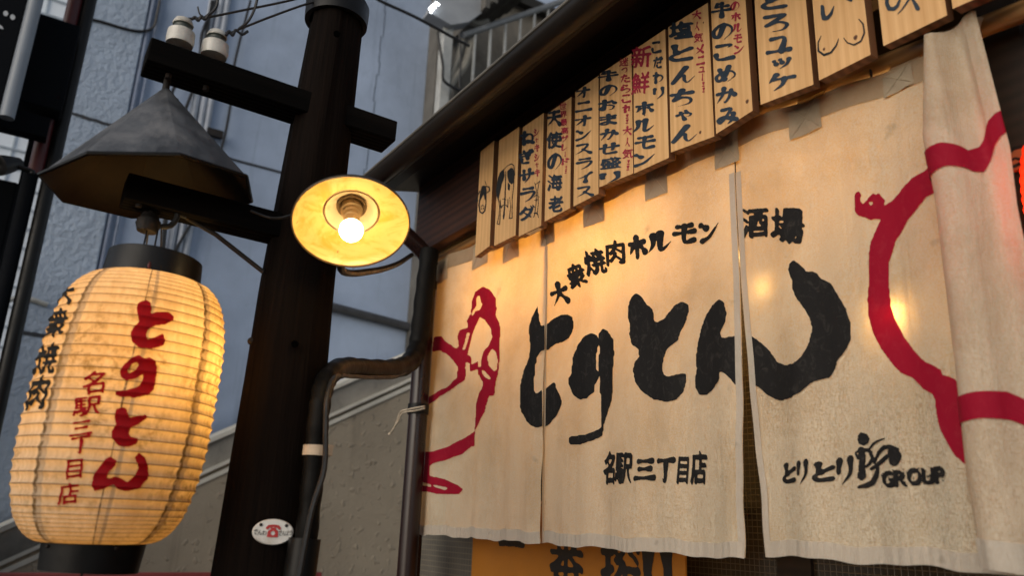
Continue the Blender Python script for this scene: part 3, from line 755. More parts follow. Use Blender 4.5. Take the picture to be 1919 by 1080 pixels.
# oval enamel sign nailed to the pole
es = thing('oval_enamel_sign', 'small white oval enamel sign with red telephone, low on the pole', 'sign', tuple(atX(512, 998, XP+.1)))
k = ray(512, 998); ctr = Vector((0, 0, EYE))
dirh = Vector((-XP*0+0, 0, 0))
fx = (Vector((0, 0, EYE))-Vector((XP, YP, EYE))).normalized()        # outward direction of the sign
rx = Vector((0, 0, 1)).cross(fx).normalized(); uz = Vector((0, 0, 1))
k3 = Vector(k); o3 = Vector((0, 0, EYE)); pc = Vector((XP, YP, EYE))+fx*.104
t = (pc-o3).dot(fx)/k3.dot(fx); sc_ = o3+k3*t
a_, b_ = .039, .0245
m = MB(); n = 40
V = []
for rr, h in ((1.0, 0.0), (1.0, .003), (.94, .0055), (0.0, .0065)):
    for j in range(n):
        al = 2*math.pi*j/n; V.append(sc_+rx*(a_*rr*math.cos(al))+uz*(b_*rr*math.sin(al))+fx*h)
m.add(V, [(i*n+j, i*n+(j+1) % n, (i+1)*n+(j+1) % n, (i+1)*n+j) for i in range(3) for j in range(n)], 0, True)
m.build('plate', M['white'], es)
def sign_surf(P):
    P = np.asarray(P); return np.array([list(sc_+rx*x+uz*(-y)+fx*.0078) for x, y in P])
ik = Ink()
ik.shape([[(-9, -2), (-10, 9), (10, 9), (9, -2), (5, -5), (4, -8), (-4, -8), (-5, -5)], [(math.cos(q)*4, 2+math.sin(q)*4) for q in np.linspace(0, 6.28, 14)]],
         [[(-11, -7, 2.6), (-8, -10, 2.6), (0, -11.5, 2.2), (8, -10, 2.6), (11, -7, 2.6)]], step=.5)
ik.P = [p*.00105 for p in ik.P]; ik.build('telephone_mark', sign_surf, M['phone_red'], es)
ik = Ink()
for q, c in enumerate('でんわ'): ik.char(c, -31+q*8.0, 1+q*.3, 7.5, 9, bold=.2)
for q, c in enumerate('でんぽう'): ik.char(c, 13+q*6.4, 2-q*.6, 6.0, 9, bold=.2)
ik.P = [p*.00105 for p in ik.P]; ik.build('lettering', sign_surf, M['inkblack'], es)
for s_ in (-1, 1):
    m = MB(); m.sphere(sc_+rx*(.024*s_)+uz*.013+fx*.0065, .0032, 8); m.build('rivet', M['iron'], es)

# ------------------------------------------------------------------ hood and paper lantern
YL = 0.178
hd = thing('octagonal_hood', 'grey zinc octagonal rain hood hanging over the paper lantern', 'hood', (XP, YL, EYE+.65))
apex = Vector((XP, atX(305, 168, XP).y+.006, EYE+.893)); Rh = .206
rim = []
for q in range(8):
    a = R(48.6+45*q); rim.append(Vector((XP+Rh*math.cos(a), YL+Rh*math.sin(a), EYE+.651+.145*Rh*math.sin(a))))
m = MB(); cap = [apex+(r-apex)*.03 for r in rim]
V = []
for q in range(8):
    for s_ in (cap[q], rim[q]): V.append(s_)
m.add(V, [(2*q, 2*q+1, 2*((q+1) % 8)+1, 2*((q+1) % 8)) for q in range(8)]+[tuple(2*q for q in range(8))])
m.build('shell', M['hood'], hd)
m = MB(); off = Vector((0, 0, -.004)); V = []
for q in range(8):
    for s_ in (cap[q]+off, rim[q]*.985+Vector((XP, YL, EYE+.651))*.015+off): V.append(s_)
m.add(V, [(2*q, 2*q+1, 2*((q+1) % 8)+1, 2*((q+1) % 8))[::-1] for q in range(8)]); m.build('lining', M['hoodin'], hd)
m = MB(); m.tube(rim+[rim[0]], .0042, 6); m.build('rim', M['blackmetal'], hd)
for q in range(8):
    if q in (6, 7, 0, 1):
        for t in (.1, .32, .54, .76, .95):
            pass
# seam strip with rivets along the ridge facing the street
ridge = min(range(8), key=lambda q: (rim[q]-atX(334, 293, XP)).length)
for t in (.12, .36, .62, .90):
    p = apex+(rim[ridge]-apex)*t+(Vector((1, .2, .6)).normalized())*.002
    m = MB(); m.sphere(p, .0032, 6); m.build('rivet', M['blackmetal'], hd)
m = MB(); m.tube([apex+(rim[ridge]-apex)*t for t in (.02, 1)], .0022, 6); m.build('seam', M['hood'], hd)
m = MB()
m.tube([apex+Vector((0, 0, -.01)), apex+Vector((0, 0, .022))], .0075, 10)
m.lathe([(0, 0), (.013, 0), (.014, .006), (.008, .012), (0, .012)], apex+Vector((0, 0, .022)), (0, 0, 1), 14)
m.tube(curve_pts([apex+Vector((0, .0, .034)), apex+Vector((0, .012, .045)), Vector((XP+.01, apex.y+.02, P0.z-.01))]), .006, 8)
m.build('hanger', M['iron'], hd)

# lantern profile about its slightly tilted axis
ZB, ZT = EYE-0.062, EYE+0.449
def axis_y(z): return 0.1905+0.034*(z-EYE)
ribs = [0.0]
w_ = [0.35]*7+[0.6, .8]+[1.0]*17+[.9, .7, .6]+[0.42]*5
cs = np.cumsum(w_)/sum(w_)
ribs = np.r_[0.0, cs]
def body_r(z, ribbed=True):
    t = np.clip((z-ZB)/(ZT-ZB), 0, 1)
    u = np.abs(2*t-1)
    b = np.where(t < .5, (1-u**3.0)**(1/2.0), (1-u**3.4)**(1/2.1))
    base = np.where(t < .5, .088, .093)
    r = base+(0.168-base)*b
    r = r*(1+.02*(0.5-t))
    if ribbed:
        k = np.clip(np.searchsorted(ribs, t, 'right')-1, 0, len(ribs)-2)
        f = (t-ribs[k])/(ribs[k+1]-ribs[k]); amp = (ribs[k+1]-ribs[k])*.10
        r = r-amp*np.sin(np.pi*np.clip(f, 0, 1))**.8
    return r
pl_ = thing('paper_lantern', 'large glowing ribbed paper lantern with red and black brush lettering, hanging under the hood', 'lantern', (XP, 0.19, EYE+.2))
zs = []
for i in range(len(ribs)-1):
    for q in range(6): zs.append(ribs[i]+(ribs[i+1]-ribs[i])*q/6)
zs.append(1.0); zs = ZB+np.array(zs)*(ZT-ZB)
n = 96; rr = body_r(zs); V = []; UV = []; RB = []
tt = (zs-ZB)/(ZT-ZB)
for i, z in enumerate(zs):
    for j in range(n):
        a = 2*math.pi*j/n; wob = 1+.004*math.sin(5*a+i*.05)+.003*math.sin(9*a+z*30)
        V.append((XP+rr[i]*wob*math.cos(a), axis_y(z)+rr[i]*wob*math.sin(a), z)); UV.append((j/n, tt[i])); RB.append(1.0 if i % 6 == 0 else 0.0)
mb = MB(); mb.add(V, [(i*n+j, i*n+(j+1) % n, (i+1)*n+(j+1) % n, (i+1)*n+j) for i in range(len(zs)-1) for j in range(n)], 0, True)
# paper: translucent, wire hoops, lapped seams with grime
m_, N, L = nodes('lantern_paper')
at = N.new('ShaderNodeAttribute'); at.attribute_name = 'hoop'
au = N.new('ShaderNodeAttribute'); au.attribute_name = 'around'
v = mapping(N, L)
big = noise(N, L, mapping(N, L, (10, 10, 4)), 1.0, 6, 0.6)
fib = noise(N, L, mapping(N, L, (120, 120, 10)), 1.0, 4, 0.6)
c = ramp(N, L, fib, [(0.3, (0.70, 0.58, 0.41)), (0.7, (0.84, 0.74, 0.57))])
c = mix(N, L, ramp(N, L, big, [(0.5, 0.0), (0.75, 0.5)]), c, (0.60, 0.42, 0.18))
spk = noise(N, L, v, 70, 4, 0.7)
sx = N.new('ShaderNodeMath'); sx.operation = 'MULTIPLY'; L.new(au.outputs['Fac'], sx.inputs[0]); sx.inputs[1].default_value = 8
jit = noise(N, L, v, 9, 3, 0.6)
sx2 = math_(N, L, 'ADD', sx.outputs[0], math_(N, L, 'MULTIPLY', jit, 0.06))
fr = math_(N, L, 'FRACT', sx2)
lap = ramp(N, L, fr, [(0.0, 1.0), (0.15, 1.0), (0.17, 0.0), (0.98, 0.0)])
edge = ramp(N, L, fr, [(0.0, 0.0), (0.005, 1.0), (0.05, 1.0), (0.085, 0.0)])
c = mix(N, L, math_(N, L, 'MULTIPLY', lap, 0.7), c, (0.38, 0.31, 0.23))
gr = math_(N, L, 'MULTIPLY', edge, ramp(N, L, spk, [(0.36, 0.0), (0.54, 1.0)]))
c = mix(N, L, math_(N, L, 'MULTIPLY', gr, 0.9), c, (0.10, 0.065, 0.03))
dirt = math_(N, L, 'MULTIPLY', ramp(N, L, noise(N, L, v, 7, 6, 0.7), [(0.47, 0.0), (0.62, 1.0)]), ramp(N, L, spk, [(0.44, 0.0), (0.62, 1.0)]))
c = mix(N, L, math_(N, L, 'MULTIPLY', dirt, 0.85), c, (0.22, 0.15, 0.045))
lowd = math_(N, L, 'MULTIPLY', ramp(N, L, noise(N, L, mapping(N, L, (14, 14, 5)), 1.0, 7, .7), [(0.42, 0.0), (0.66, 1.0)]), 0.45)
c = mix(N, L, lowd, c, (0.46, 0.35, 0.20))
hp = ramp(N, L, at.outputs['Fac'], [(0.55, 0.0), (0.95, 1.0)])
c = mix(N, L, math_(N, L, 'MULTIPLY', hp, ramp(N, L, spk, [(0.35, 1.0), (0.65, 0.7)])), c, (0.085, 0.05, 0.025))
wr_n = bump(N, L, noise(N, L, mapping(N, L, (30, 30, 60)), 1.0, 5, .6, .8), .5, .004)
d = N.new('ShaderNodeBsdfDiffuse'); L.new(c, d.inputs['Color']); L.new(wr_n, d.inputs['Normal'])
t_ = N.new('ShaderNodeBsdfTranslucent'); L.new(mix(N, L, 1.0, c, (1.0, 0.80, 0.46), 'MULTIPLY'), t_.inputs['Color'])
msx = N.new('ShaderNodeMixShader'); L.new(math_(N, L, 'SUBTRACT', 0.52, math_(N, L, 'MULTIPLY', lap, 0.16)), msx.inputs[0])
L.new(d.outputs[0], msx.inputs[1]); L.new(t_.outputs[0], msx.inputs[2]); finish(N, L, msx.outputs[0])
body = mb.build('paper_body', m_, pl_)
fa = body.data.attributes.new('hoop', 'FLOAT', 'POINT'); fa.data.foreach_set('value', RB)
fu = body.data.attributes.new('around', 'FLOAT', 'POINT'); fu.data.foreach_set('value', [abs(((u+.02) % 1.0)) for u, _ in UV])
def ring(z0, z1, r0, r1):
    m = MB(); ax = Vector((0, .034, 1))
    m.lathe([(r0-.004, z0), (r0, z0), (r1, z1), (r1-.003, z1+.002), (r1-.005, z1), (r0-.004, z0)], Vector((XP, axis_y(EYE), EYE)), ax, 64); return m
ring(.445, .499, .0945, .0905).build('top_ring', M['blackmetal'], pl_)
br = ring(-.112, -.058, .0835, .0885); br.lathe([(0, -.100), (.082, -.100)], (XP, axis_y(EYE), EYE), (0, .034, 1), 40); br.build('bottom_ring', M['blackmetal'], pl_)
for a in (.3, 1.9, 5.2):
    m = MB(); m.sphere((XP+.089*math.cos(a), axis_y(EYE-.07)+.089*math.sin(a), EYE-.068), .0032, 6); m.build('rivet', M['iron'], pl_)
m = MB(); m.tube(curve_pts([(XP, axis_y(EYE-.11)-.004, EYE-.10), (XP, axis_y(EYE-.11)-.012, EYE-.128), (XP, axis_y(EYE-.11)+.004, EYE-.134), (XP, axis_y(EYE-.11)+.012, EYE-.122)]), .002, 6); m.build('hook', M['iron'], pl_)
m = MB(); m.tube(curve_pts([atX(282, 492, XP+.09), atX(280, 497, XP+.092), atX(279, 502, XP+.093)]), .0022, 6); m.sphere(atX(280, 498, XP+.093), .004, 8, sc=(.5, .8, 1.6)); m.build('tassel', M['redpost'], pl_)
def lant_surf(P):
    k = rays(P); o = np.array([0, 0, EYE]); t = (-(XP)-.175)/-k[:, 0]*1.0
    t = (XP+.2)/k[:, 0]
    for _ in range(60):
        W = k*t[:, None]+o
        g_ = np.hypot(W[:, 0]-XP, W[:, 1]-axis_y(W[:, 2]))-body_r(W[:, 2], False)
        t = t+np.clip(g_, -.05, .05)*.55/np.linalg.norm(k, axis=1)
    W = k*t[:, None]+o
    dx, dy = W[:, 0]-XP, W[:, 1]-axis_y(W[:, 2]); h = np.maximum(np.hypot(dx, dy), 1e-6)
    r2 = body_r(W[:, 2])*1.004+.0018
    W[:, 0] = XP+dx/h*r2; W[:, 1] = axis_y(W[:, 2])+dy/h*r2
    return W
def c2(P): return [(x/1.6875, 440+y/1.6875) for x, y in P]
TO1 = [(462,205),(476,212),(480,235),(478,250),(500,243),(535,245),(552,258),(548,272),(525,283),(490,288),(470,300),(462,318),(468,332),(490,325),(518,312),(523,335),(520,350),(480,362),(440,358),(418,338),(413,310),(425,290),(440,275),(437,255),(432,235),(438,215)]
RI = [(395,408),(420,388),(440,380),(458,392),(475,388),(492,400),(498,420),(495,450),(488,490),(470,508),(430,515),(385,514),(365,507),(368,495),(400,492),(440,480),(452,460),(455,440),(430,455),(400,462),(382,450),(380,430)]
RIH = [(432,402),(441,412),(428,430),(408,440),(404,430),(415,412)]
TO2 = [(388,545),(400,550),(410,580),(440,573),(463,570),(466,580),(440,600),(415,610),(408,630),(415,640),(438,645),(435,662),(405,673),(375,668),(355,645),(355,620),(368,600),(362,575),(368,552)]
NN = [(350,702),(370,715),(366,730),(345,752),(338,770),(348,772),(365,765),(385,772),(405,785),(425,765),(440,740),(432,720),(428,705),(440,690),(460,705),(472,745),(468,775),(440,805),(400,813),(370,805),(360,790),(330,805),(300,812),(290,795),(295,765),(315,735),(335,710)]
ik = Ink()
ik.shape([c2(TO1)], rough=.5, step=1.4); ik.shape([c2(RI), c2(RIH)], rough=.5, step=1.4); ik.shape([c2(TO2)], rough=.5, step=1.4); ik.shape([c2(NN)], rough=.5, step=1.4)
for ch, x, y, w2, h2 in (('名', 298, 468, 72, 74), ('駅', 275, 543, 88, 62), ('三', 258, 612, 72, 50), ('丁', 254, 665, 64, 58), ('目', 236, 742, 52, 62), ('店', 217, 820, 66, 68)):
    (q, s2), = c2([(x, y)]); ik.char(ch, q, s2, w2/1.6875, h2/1.6875, 0, .10, .05, 2)
ik.build('red_lettering', lant_surf, M['lantred'], pl_)
ik = Ink()
for ch, x, y, w2, h2 in (('大', 199, 187, 58, 75), ('衆', 173, 278, 62, 92), ('焼', 139, 392, 70, 98), ('肉', 113, 500, 62, 108)):
    (q, s2), = c2([(x+8, y)]); ik.char(ch, q, s2, w2/1.6875, h2/1.6875, 0, .28, .08, 3)
ik.build('black_lettering', lant_surf, M['lantblack'], pl_)
lp = bpy.data.lights.new('lantern_lamp', 'POINT'); lp.energy = 2.7; lp.color = (1.0, 0.64, 0.25); lp.shadow_soft_size = .05
lo = bpy.data.objects.new('lantern_lamp', lp); COL.objects.link(lo); lo.location = (XP+.01, axis_y(EYE+.28)+.065, EYE+.285)

# socket, hook and cord holding the lantern
hk = thing('lantern_socket', 'rusty socket on an open hook holding the lantern cords under the lower crossarm', 'socket', tuple(atX(279, 415, XP)))
m = MB(); p = atX(279, 418, XP)
m.lathe([(0, -.024), (.019, -.020), (.025, -.004), (.023, .006), (.020, .008), (.016, .020), (.006, .024), (0, .024)], p, (0, .05, 1), 20); m.build('body', M['iron'], hk)
m = MB(); m.tube(curve_pts([p+Vector((0, 0, .022)), p+Vector((0, 0, .034)), p+Vector((0, -.008, .040)), p+Vector((0, -.010, .050)), p+Vector((0, 0, .060)), p+Vector((0, 0, .075))]), .003, 6)
m.tube(curve_pts([p+Vector((0, 0, .034)), p+Vector((0, .009, .038)), p+Vector((0, .012, .046))]), .003, 6); m.build('hook', M['iron'], hk)
m = MB()
m.tube(curve_pts([atX(x, y, XP+.02) for x, y in ((302, 425), (320, 423), (331, 410), (335, 390), (340, 375), (350, 368))]), .006, 8)
m.tube(curve_pts([atX(x, y, XP+.015) for x, y in ((316, 382), (320, 392), (330, 399), (350, 408))]), .004, 8); m.build('supply_cable', M['cable'], hk)
m = MB()
for (x0, y0), (x1, y1), dx in (((277, 428), (268, 462), .06), ((279, 428), (274, 462), -.05), ((297, 428), (288, 468), .07), ((303, 425), (302, 468), -.03)):
    a = atX(x0, y0, XP); b = atX(x1, y1+6, XP+dx); m.tube([a, b], .0017, 6)
m.build('cord', M['cable'], hk)

# ------------------------------------------------------------------ enamel lamp on the pole
XL = -1.42
lc0 = atX(659, 419, XL)
axd = Vector((.50, -.13, -.86)).normalized()
lm = thing('pole_lamp', 'glowing bare bulb in a wide enamel shade on the wooden pole', 'lamp', tuple(lc0))
m = MB()
outer = [(a*.885, h*.885) for a, h in [(.131, .0), (.129, -.006), (.112, -.022), (.09, -.033), (.066, -.041), (.060, -.046), (.045, -.062), (.026, -.070), (.024, -.085)]]
m.lathe([(a+.0012, h-.002) for a, h in outer], lc0, axd, 64)
m_, N, L = nodes('shade_enamel')
v = mapping(N, L); nz = noise(N, L, mapping(N, L, (9, 9, 20)), 1.0, 7, 0.66, 2.2); n2 = noise(N, L, v, 60, 4, .7)
c = mix(N, L, ramp(N, L, nz, [(0.46, 0.0), (0.6, 1.0)]), (0.86, 0.60, 0.20), (0.80, 0.44, 0.07))
c = mix(N, L, ramp(N, L, n2, [(0.66, 0.0), (0.72, 0.8)]), c, (0.28, 0.13, 0.03))
finish(N, L, principled(N, L, c, .35, 0, None, .5).outputs[0])
m.build('shade_back', M['blackmetal'], lm)
m = MB(); m.lathe(outer[:5][::-1], lc0, axd, 64); m.build('shade', m_, lm)
m = MB(); m.lathe(outer[4:][::-1], lc0, axd, 64); m.build('reflector_disc', mat('pale_enamel', (.78, .64, .40), .4, 0, .1, 20, dirt=(.42, .24, .07)), lm)
m = MB(); m.lathe([(.023, -.056), (.029, -.0505), (.0305, -.053)], lc0, axd, 40); m.build('recess_shade_ring', mat('recess_shade_brown', (.15, .095, .045), .7), lm)  # brown ring paints the dark of the hollow round the socket
m = MB(); m.lathe([(a*.885, h) for a, h in [(.1318, -.003), (.1335, 0), (.1318, .003), (.1298, .002), (.1302, -.002), (.1318, -.003)]], lc0, axd, 64); m.build('rim', mat('rim_enamel', (.06, .035, .012), .5), lm)
m = MB(); m.lathe([(a*.885, h*.885) for a, h in [(.0635, -.0405), (.0625, -.0380), (.0600, -.0405)]], lc0, axd, 48); m.build('inner_ring', mat('ring_line', (.16, .09, .03), .5), lm)
m = MB(); sk = [(.0225, -.075), (.0225, -.040), (.019, -.038), (.019, -.030), (.0165, -.028), (.0165, -.018), (.0145, -.016), (.0145, .004)]
m.lathe(sk, lc0, axd, 32); m.build('socket', mat('brass_socket', (.34, .25, .15), .4, .5), lm)
bc = lc0+axd*.022
m = MB(); m.sphere(bc, .0235, 16)
m.build('bulb', emit_mat('bulb_glow', (1.0, 0.68, 0.32), 42), lm)
m = MB()
bk = lc0-axd*.08
m.tube(curve_pts([bk, bk-axd*.03, bk-axd*.05+Vector((-.02, -.005, .0)), Vector((XP+.085, YP+.03, bk.z-.01))]), .010, 10)
m.tube(curve_pts([bk-axd*.02, bk+Vector((-.02, .02, -.04)), atX(640, 505, -1.62), atX(700, 508, -1.9), atX(745, 495, -2.3), atX(772, 478, -2.62)]), .009, 8)
m.build('bracket', M['blackmetal'], lm)
m = MB(); m.tube(curve_pts([atX(550, 402, -1.60), atX(530, 408, -1.605), atX(505, 408, -1.64), atX(470, 395, -1.65)]), .003, 6); m.build('supply_cable', M['cable'], lm)

# ------------------------------------------------------------------ shop front
YC = 1.40                                           # plane of the curtain
shop = thing('shop_building', 'dark timber restaurant front with eave, gutter and glazed sliding door behind the curtain', 'shop', (-1.2, 1.7, 0))
def sx(p, d): return atY(*p, d)
w = MB(); w.span((-2.93, 1.362, EYE+.802*1.362), (2.2, 1.42, EYE+1.06*1.362)); w.build('fascia_plank', M['beam'], shop, .004)
w = MB()
w.add([(-2.95, 1.36, EYE+1.06*1.362), (2.2, 1.36, EYE+1.06*1.362), (2.2, 1.17, EYE+1.345), (-2.95, 1.17, EYE+1.345),
       (-2.95, 1.36, EYE+1.06*1.362+.03), (2.2, 1.36, EYE+1.06*1.362+.03), (2.2, 1.17, EYE+1.345+.03), (-2.95, 1.17, EYE+1.345+.03)],
      [(0, 1, 2, 3), (7, 6, 5, 4), (0, 4, 5, 1), (2, 6, 7, 3), (0, 3, 7, 4), (1, 5, 6, 2)])
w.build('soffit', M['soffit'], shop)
zl = EYE+1.348
w = MB(); w.span((-2.95, 1.145, zl-.006), (2.2, 1.168, zl+.10)); w.build('eave_board', M['gutter'], shop, .002)
w = MB(); w.span((-2.955, 1.138, zl-.010), (2.2, 1.1445, zl+.006)); w.build('drip_edge', M['lip_highlight'], shop)
w = MB(); gz = EYE+1.308; gr = .042
prof = [(gr*math.cos(a), gr*math.sin(a)) for a in np.linspace(math.pi, 2*math.pi, 14)]
n = len(prof); V = []
for x in (-2.98, 2.2):
    for a, b in prof: V.append((x, 1.072+a, gz+b))
    for a, b in prof: V.append((x, 1.072+a*.93, gz+b*.93))
F = [(i, i+1, 2*n+i+1, 2*n+i) for i in range(n-1)]+[(n+i+1, n+i, 3*n+i, 3*n+i+1) for i in range(n-1)]+[(0, 2*n, 3*n, n), (n-1, 2*n-1, 4*n-1, 3*n-1)]
F += [(i+1, i, n+i, n+i+1) for i in range(n-1)]
w.add(V, F, 0, True)
w.add([(-2.98, 1.072+a, gz+b) for a, b in prof], [tuple(range(n))])
w.build('gutter', M['gutter'], shop)
w = MB(); w.tube([(-2.98, 1.030, gz), (2.2, 1.030, gz)], .0055, 8); w.build('gutter_bead', M['lip_highlight'], shop)
w = MB()
w.add([(-2.98, 1.12, gz+.05), (2.2, 1.12, gz+.05), (2.2, 4.2, gz+.75), (-2.98, 4.2, gz+.75), (-2.98, 1.12, gz+.09), (2.2, 1.12, gz+.09), (2.2, 4.2, gz+.79), (-2.98, 4.2, gz+.79)],
      [(3, 2, 1, 0), (4, 5, 6, 7), (0, 1, 5, 4), (2, 3, 7, 6), (1, 2, 6, 5), (3, 0, 4, 7)])
w.build('roof', M['gutter'], shop)
w = MB(); w.span((-2.90, 1.66, 0), (-2.86, 4.2, 3.0)); w.span((-2.90, 1.425, 2.45), (-2.86, 1.655, 3.04)); w.build('side_wall', M['darkwall'], shop)
w = MB(); w.span((-2.86, 1.75, 2.55), (-.62, 1.85, 3.0)); w.span((-.62, 1.62, 0), (2.2, 1.72, 3.0)); w.span((-2.86, 1.70, 0), (-2.74, 1.75, 2.55)); w.build('wall', M['darkwall'], shop)
w = MB(); w.span((-.66, 1.49, 0), (-.56, 1.58, 3.0)); w.build('door_post', M['soffit'], shop, .004)
# glazed doors: grid glass in timber frames
m_, N, L = nodes('wired_glass')
tc = mapping(N, L)
sp = N.new('ShaderNodeSeparateXYZ'); L.new(tc, sp.inputs[0])
def gridline(o):
    f = math_(N, L, 'FRACT', math_(N, L, 'MULTIPLY', o, 62.0)); return ramp(N, L, f, [(0.0, 1.0), (0.10, 1.0), (0.16, 0.0)])
gd = math_(N, L, 'MAXIMUM', gridline(sp.outputs[0]), gridline(sp.outputs[2]))
bgn = noise(N, L, mapping(N, L, (3, 3, 5)), 1.0, 5, .6)
c = mix(N, L, gd, ramp(N, L, bgn, [(0.3, (0.016, 0.012, 0.009)), (0.7, (0.045, 0.034, 0.021))]), (0.07, 0.055, 0.036))
finish(N, L, principled(N, L, c, .22, 0, bump(N, L, gd, .3, .002), .5).outputs[0])
tm_, N, L = nodes('small_grey_tiles')
sp = N.new('ShaderNodeSeparateXYZ'); L.new(mapping(N, L), sp.inputs[0])
def tl_(o):
    f = math_(N, L, 'FRACT', math_(N, L, 'MULTIPLY', o, 48.0)); return ramp(N, L, f, [(0.0, 1.0), (0.09, 1.0), (0.15, 0.0)])
gt = math_(N, L, 'MAXIMUM', tl_(sp.outputs[0]), tl_(sp.outputs[2]))
finish(N, L, principled(N, L, mix(N, L, gt, ramp(N, L, noise(N, L, mapping(N, L), 9, 5), [(.3, (.075, .07, .06)), (.7, (.12, .112, .095))]), (.19, .16, .11)), .35, 0, bump(N, L, gt, .3, .002)).outputs[0])
for k in range(3):
    x0 = -2.74+k*.707
    dr = MB(); dr.span((x0, 1.70, 0.02), (x0+.05, 1.73, 2.54)); dr.span((x0+.657, 1.70, .02), (x0+.707, 1.73, 2.54)); dr.span((x0+.05, 1.701, 2.46), (x0+.657, 1.729, 2.54)); dr.span((x0+.05, 1.701, .02), (x0+.657, 1.729, .4))
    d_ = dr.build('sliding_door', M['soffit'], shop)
    w = MB(); w.span((x0+.05, 1.712, .4), (x0+.657, 1.718, 2.46)); w.build('pane', m_, d_)
bt = MB(); a = atY(800, 480, 1.425); b = atY(772, 1070, 1.425)
bt.box((b.x-.0, 1.425, 1.35), (.028, .02, 2.7)); bt.build('batten', M['batten'], shop, .002)
w = MB(); w.span((b.x-.05, 1.44, 0), (b.x-.018, 1.47, 2.7)); w.build('corner_post', M['downpipe'], shop)

dp = thing('downpipe', 'maroon rain downpipe running down beside the left edge of the curtain', 'downpipe', (-2.78, 1.345, 0))
p = atY(775, 900, 1.345)
w = MB(); w.tube([(p.x, 1.345, 0), (p.x, 1.345, 2.58)], .0365, 24); w.build('shaft', M['downpipe'], dp)
w = MB(); w.tube([(p.x, 1.345, 1.99), (p.x, 1.345, 2.03)], .041, 24); w.build('pipe_clip', M['blackmetal'], dp)
w = MB(); w.tube([(p.x, 1.345, 2.50), (p.x, 1.345, 2.53)], .041, 24); w.build('pipe_clip', M['blackmetal'], dp)
w = MB(); w.tube(curve_pts([(p.x, 1.345, 2.56), (p.x, 1.33, 2.64), (p.x-.01, 1.2, 2.74), (p.x-.03, 1.09, gz-.05)]), .034, 20); w.build('elbow', M['downpipe'], dp)

cd = thing('conduit', 'thick black wrapped conduit climbing the pole and bending over to the downpipe', 'conduit', (XP+.1, .6, 0))
XK = -1.57
def onpole(x, y): return atX(x, y, XK)
CP = [(566, 1085, 1.57), (580, 960, 1.57), (591, 850, 1.57), (599, 770, 1.57), (607, 725, 1.60), (622, 699, 1.68), (648, 689, 1.88), (690, 692, 2.10), (735, 692, 2.38), (765, 682, 2.58), (782, 655, 2.66), (789, 610, 2.68), (797, 540, 2.69), (806, 470, 2.70)]
pth = curve_pts([atX(x, y, -d) for x, y, d in CP])
dd = [-p.x for p in pth]
w = MB(); w.tube(pth, [.0138*d*(1+.05*math.sin(i*1.3)) for i, d in enumerate(dd)], 18); w.build('wrapped_cable', M['conduit'], cd)
w = MB(); a = onpole(572, 1010); b = onpole(556, 1120); w.tube([a, b], .031, 20); w.build('sleeve', M['blackmetal'], cd)
a, b = onpole(594.5, 836), onpole(592.5, 855)
w = MB(); w.tube([a, b], .0272, 20); st_ = w.build('strap', M['strap'], cd)
q = onpole(611, 846)+Vector((.022, 0, 0)); w = MB(); w.box(q, (.012, .010, .022)); w.build('buckle', M['strap'], st_)
TC = [(560, 1085, 1.53), (584, 960, 1.53), (608, 880, 1.53), (611, 800, 1.53), (614, 745, 1.54), (630, 706, 1.62), (660, 706, 1.86), (705, 708, 2.08), (740, 706, 2.32), (775, 690, 2.56)]
w = MB(); w.tube(curve_pts([atX(x, y, -d) for x, y, d in TC]), .0058, 8); w.build('thin_cable', M['cable'], cd)
cr_ = thing('tie_cord', 'pale cotton cord tying the curtain grommet round the downpipe', 'cord', tuple(atY(770, 770, 1.3)))
w = MB()
w.tube(curve_pts([atY(x, y, 1.30) for x, y in ((796, 762), (785, 764), (765, 768), (752, 772), (746, 785), (742, 797), (731, 815))]), .0035, 8)
w.tube(curve_pts([atY(x, y, 1.30) for x, y in ((796, 766), (780, 770), (760, 773), (752, 778), (747, 790), (744, 795))]), .0032, 8)
w.sphere(atY(744, 794, 1.30), .0065, 8); w.sphere(atY(730, 814, 1.30), .0055, 8); w.build('strand', M['rope'], cr_)

# orange banner low behind the curtain
tl = MB(); a, b = atY(770, 1030, 1.60), atY(892, 1030, 1.60); tl.span((a.x, 1.60, .3), (b.x, 1.63, EYE+.03))
tl.build('tiled_pier', tm_, shop)
bn = thing('orange_banner', 'orange banner with heavy black lettering below the curtain hem', 'banner', (-1.9, 1.56, 1))
YB = 1.56
a, b = atY(886, 1030, YB), atY(1284, 1050, YB)
w = MB(); w.span((a.x, YB, .7), (b.x, YB+.006, EYE+.06)); w.build('sheet', M['orange'], bn)
w = MB(); w.tube([(a.x-.02, YB+.002, EYE+.065), (b.x+.02, YB+.002, EYE+.065)], .008, 8); w.build('pole', M['bamboo'], bn)
ik = Ink()
for ch, px, wd, zc, hh in (('一', 958, .17, EYE-.055, .05), ('番', 1062, .175, EYE-.115, .19), ('搾', 1163, .175, EYE-.115, .19), ('り', 1232, .12, EYE-.115, .19)):
    ik.char(ch, atY(px, 1050, YB).x, -zc, wd, hh, .001, 0, .24, 2)
ik.build('lettering', lambda P: np.array([[x, YB-.0015, -y] for x, y in P]), M['bannerblack'], bn)

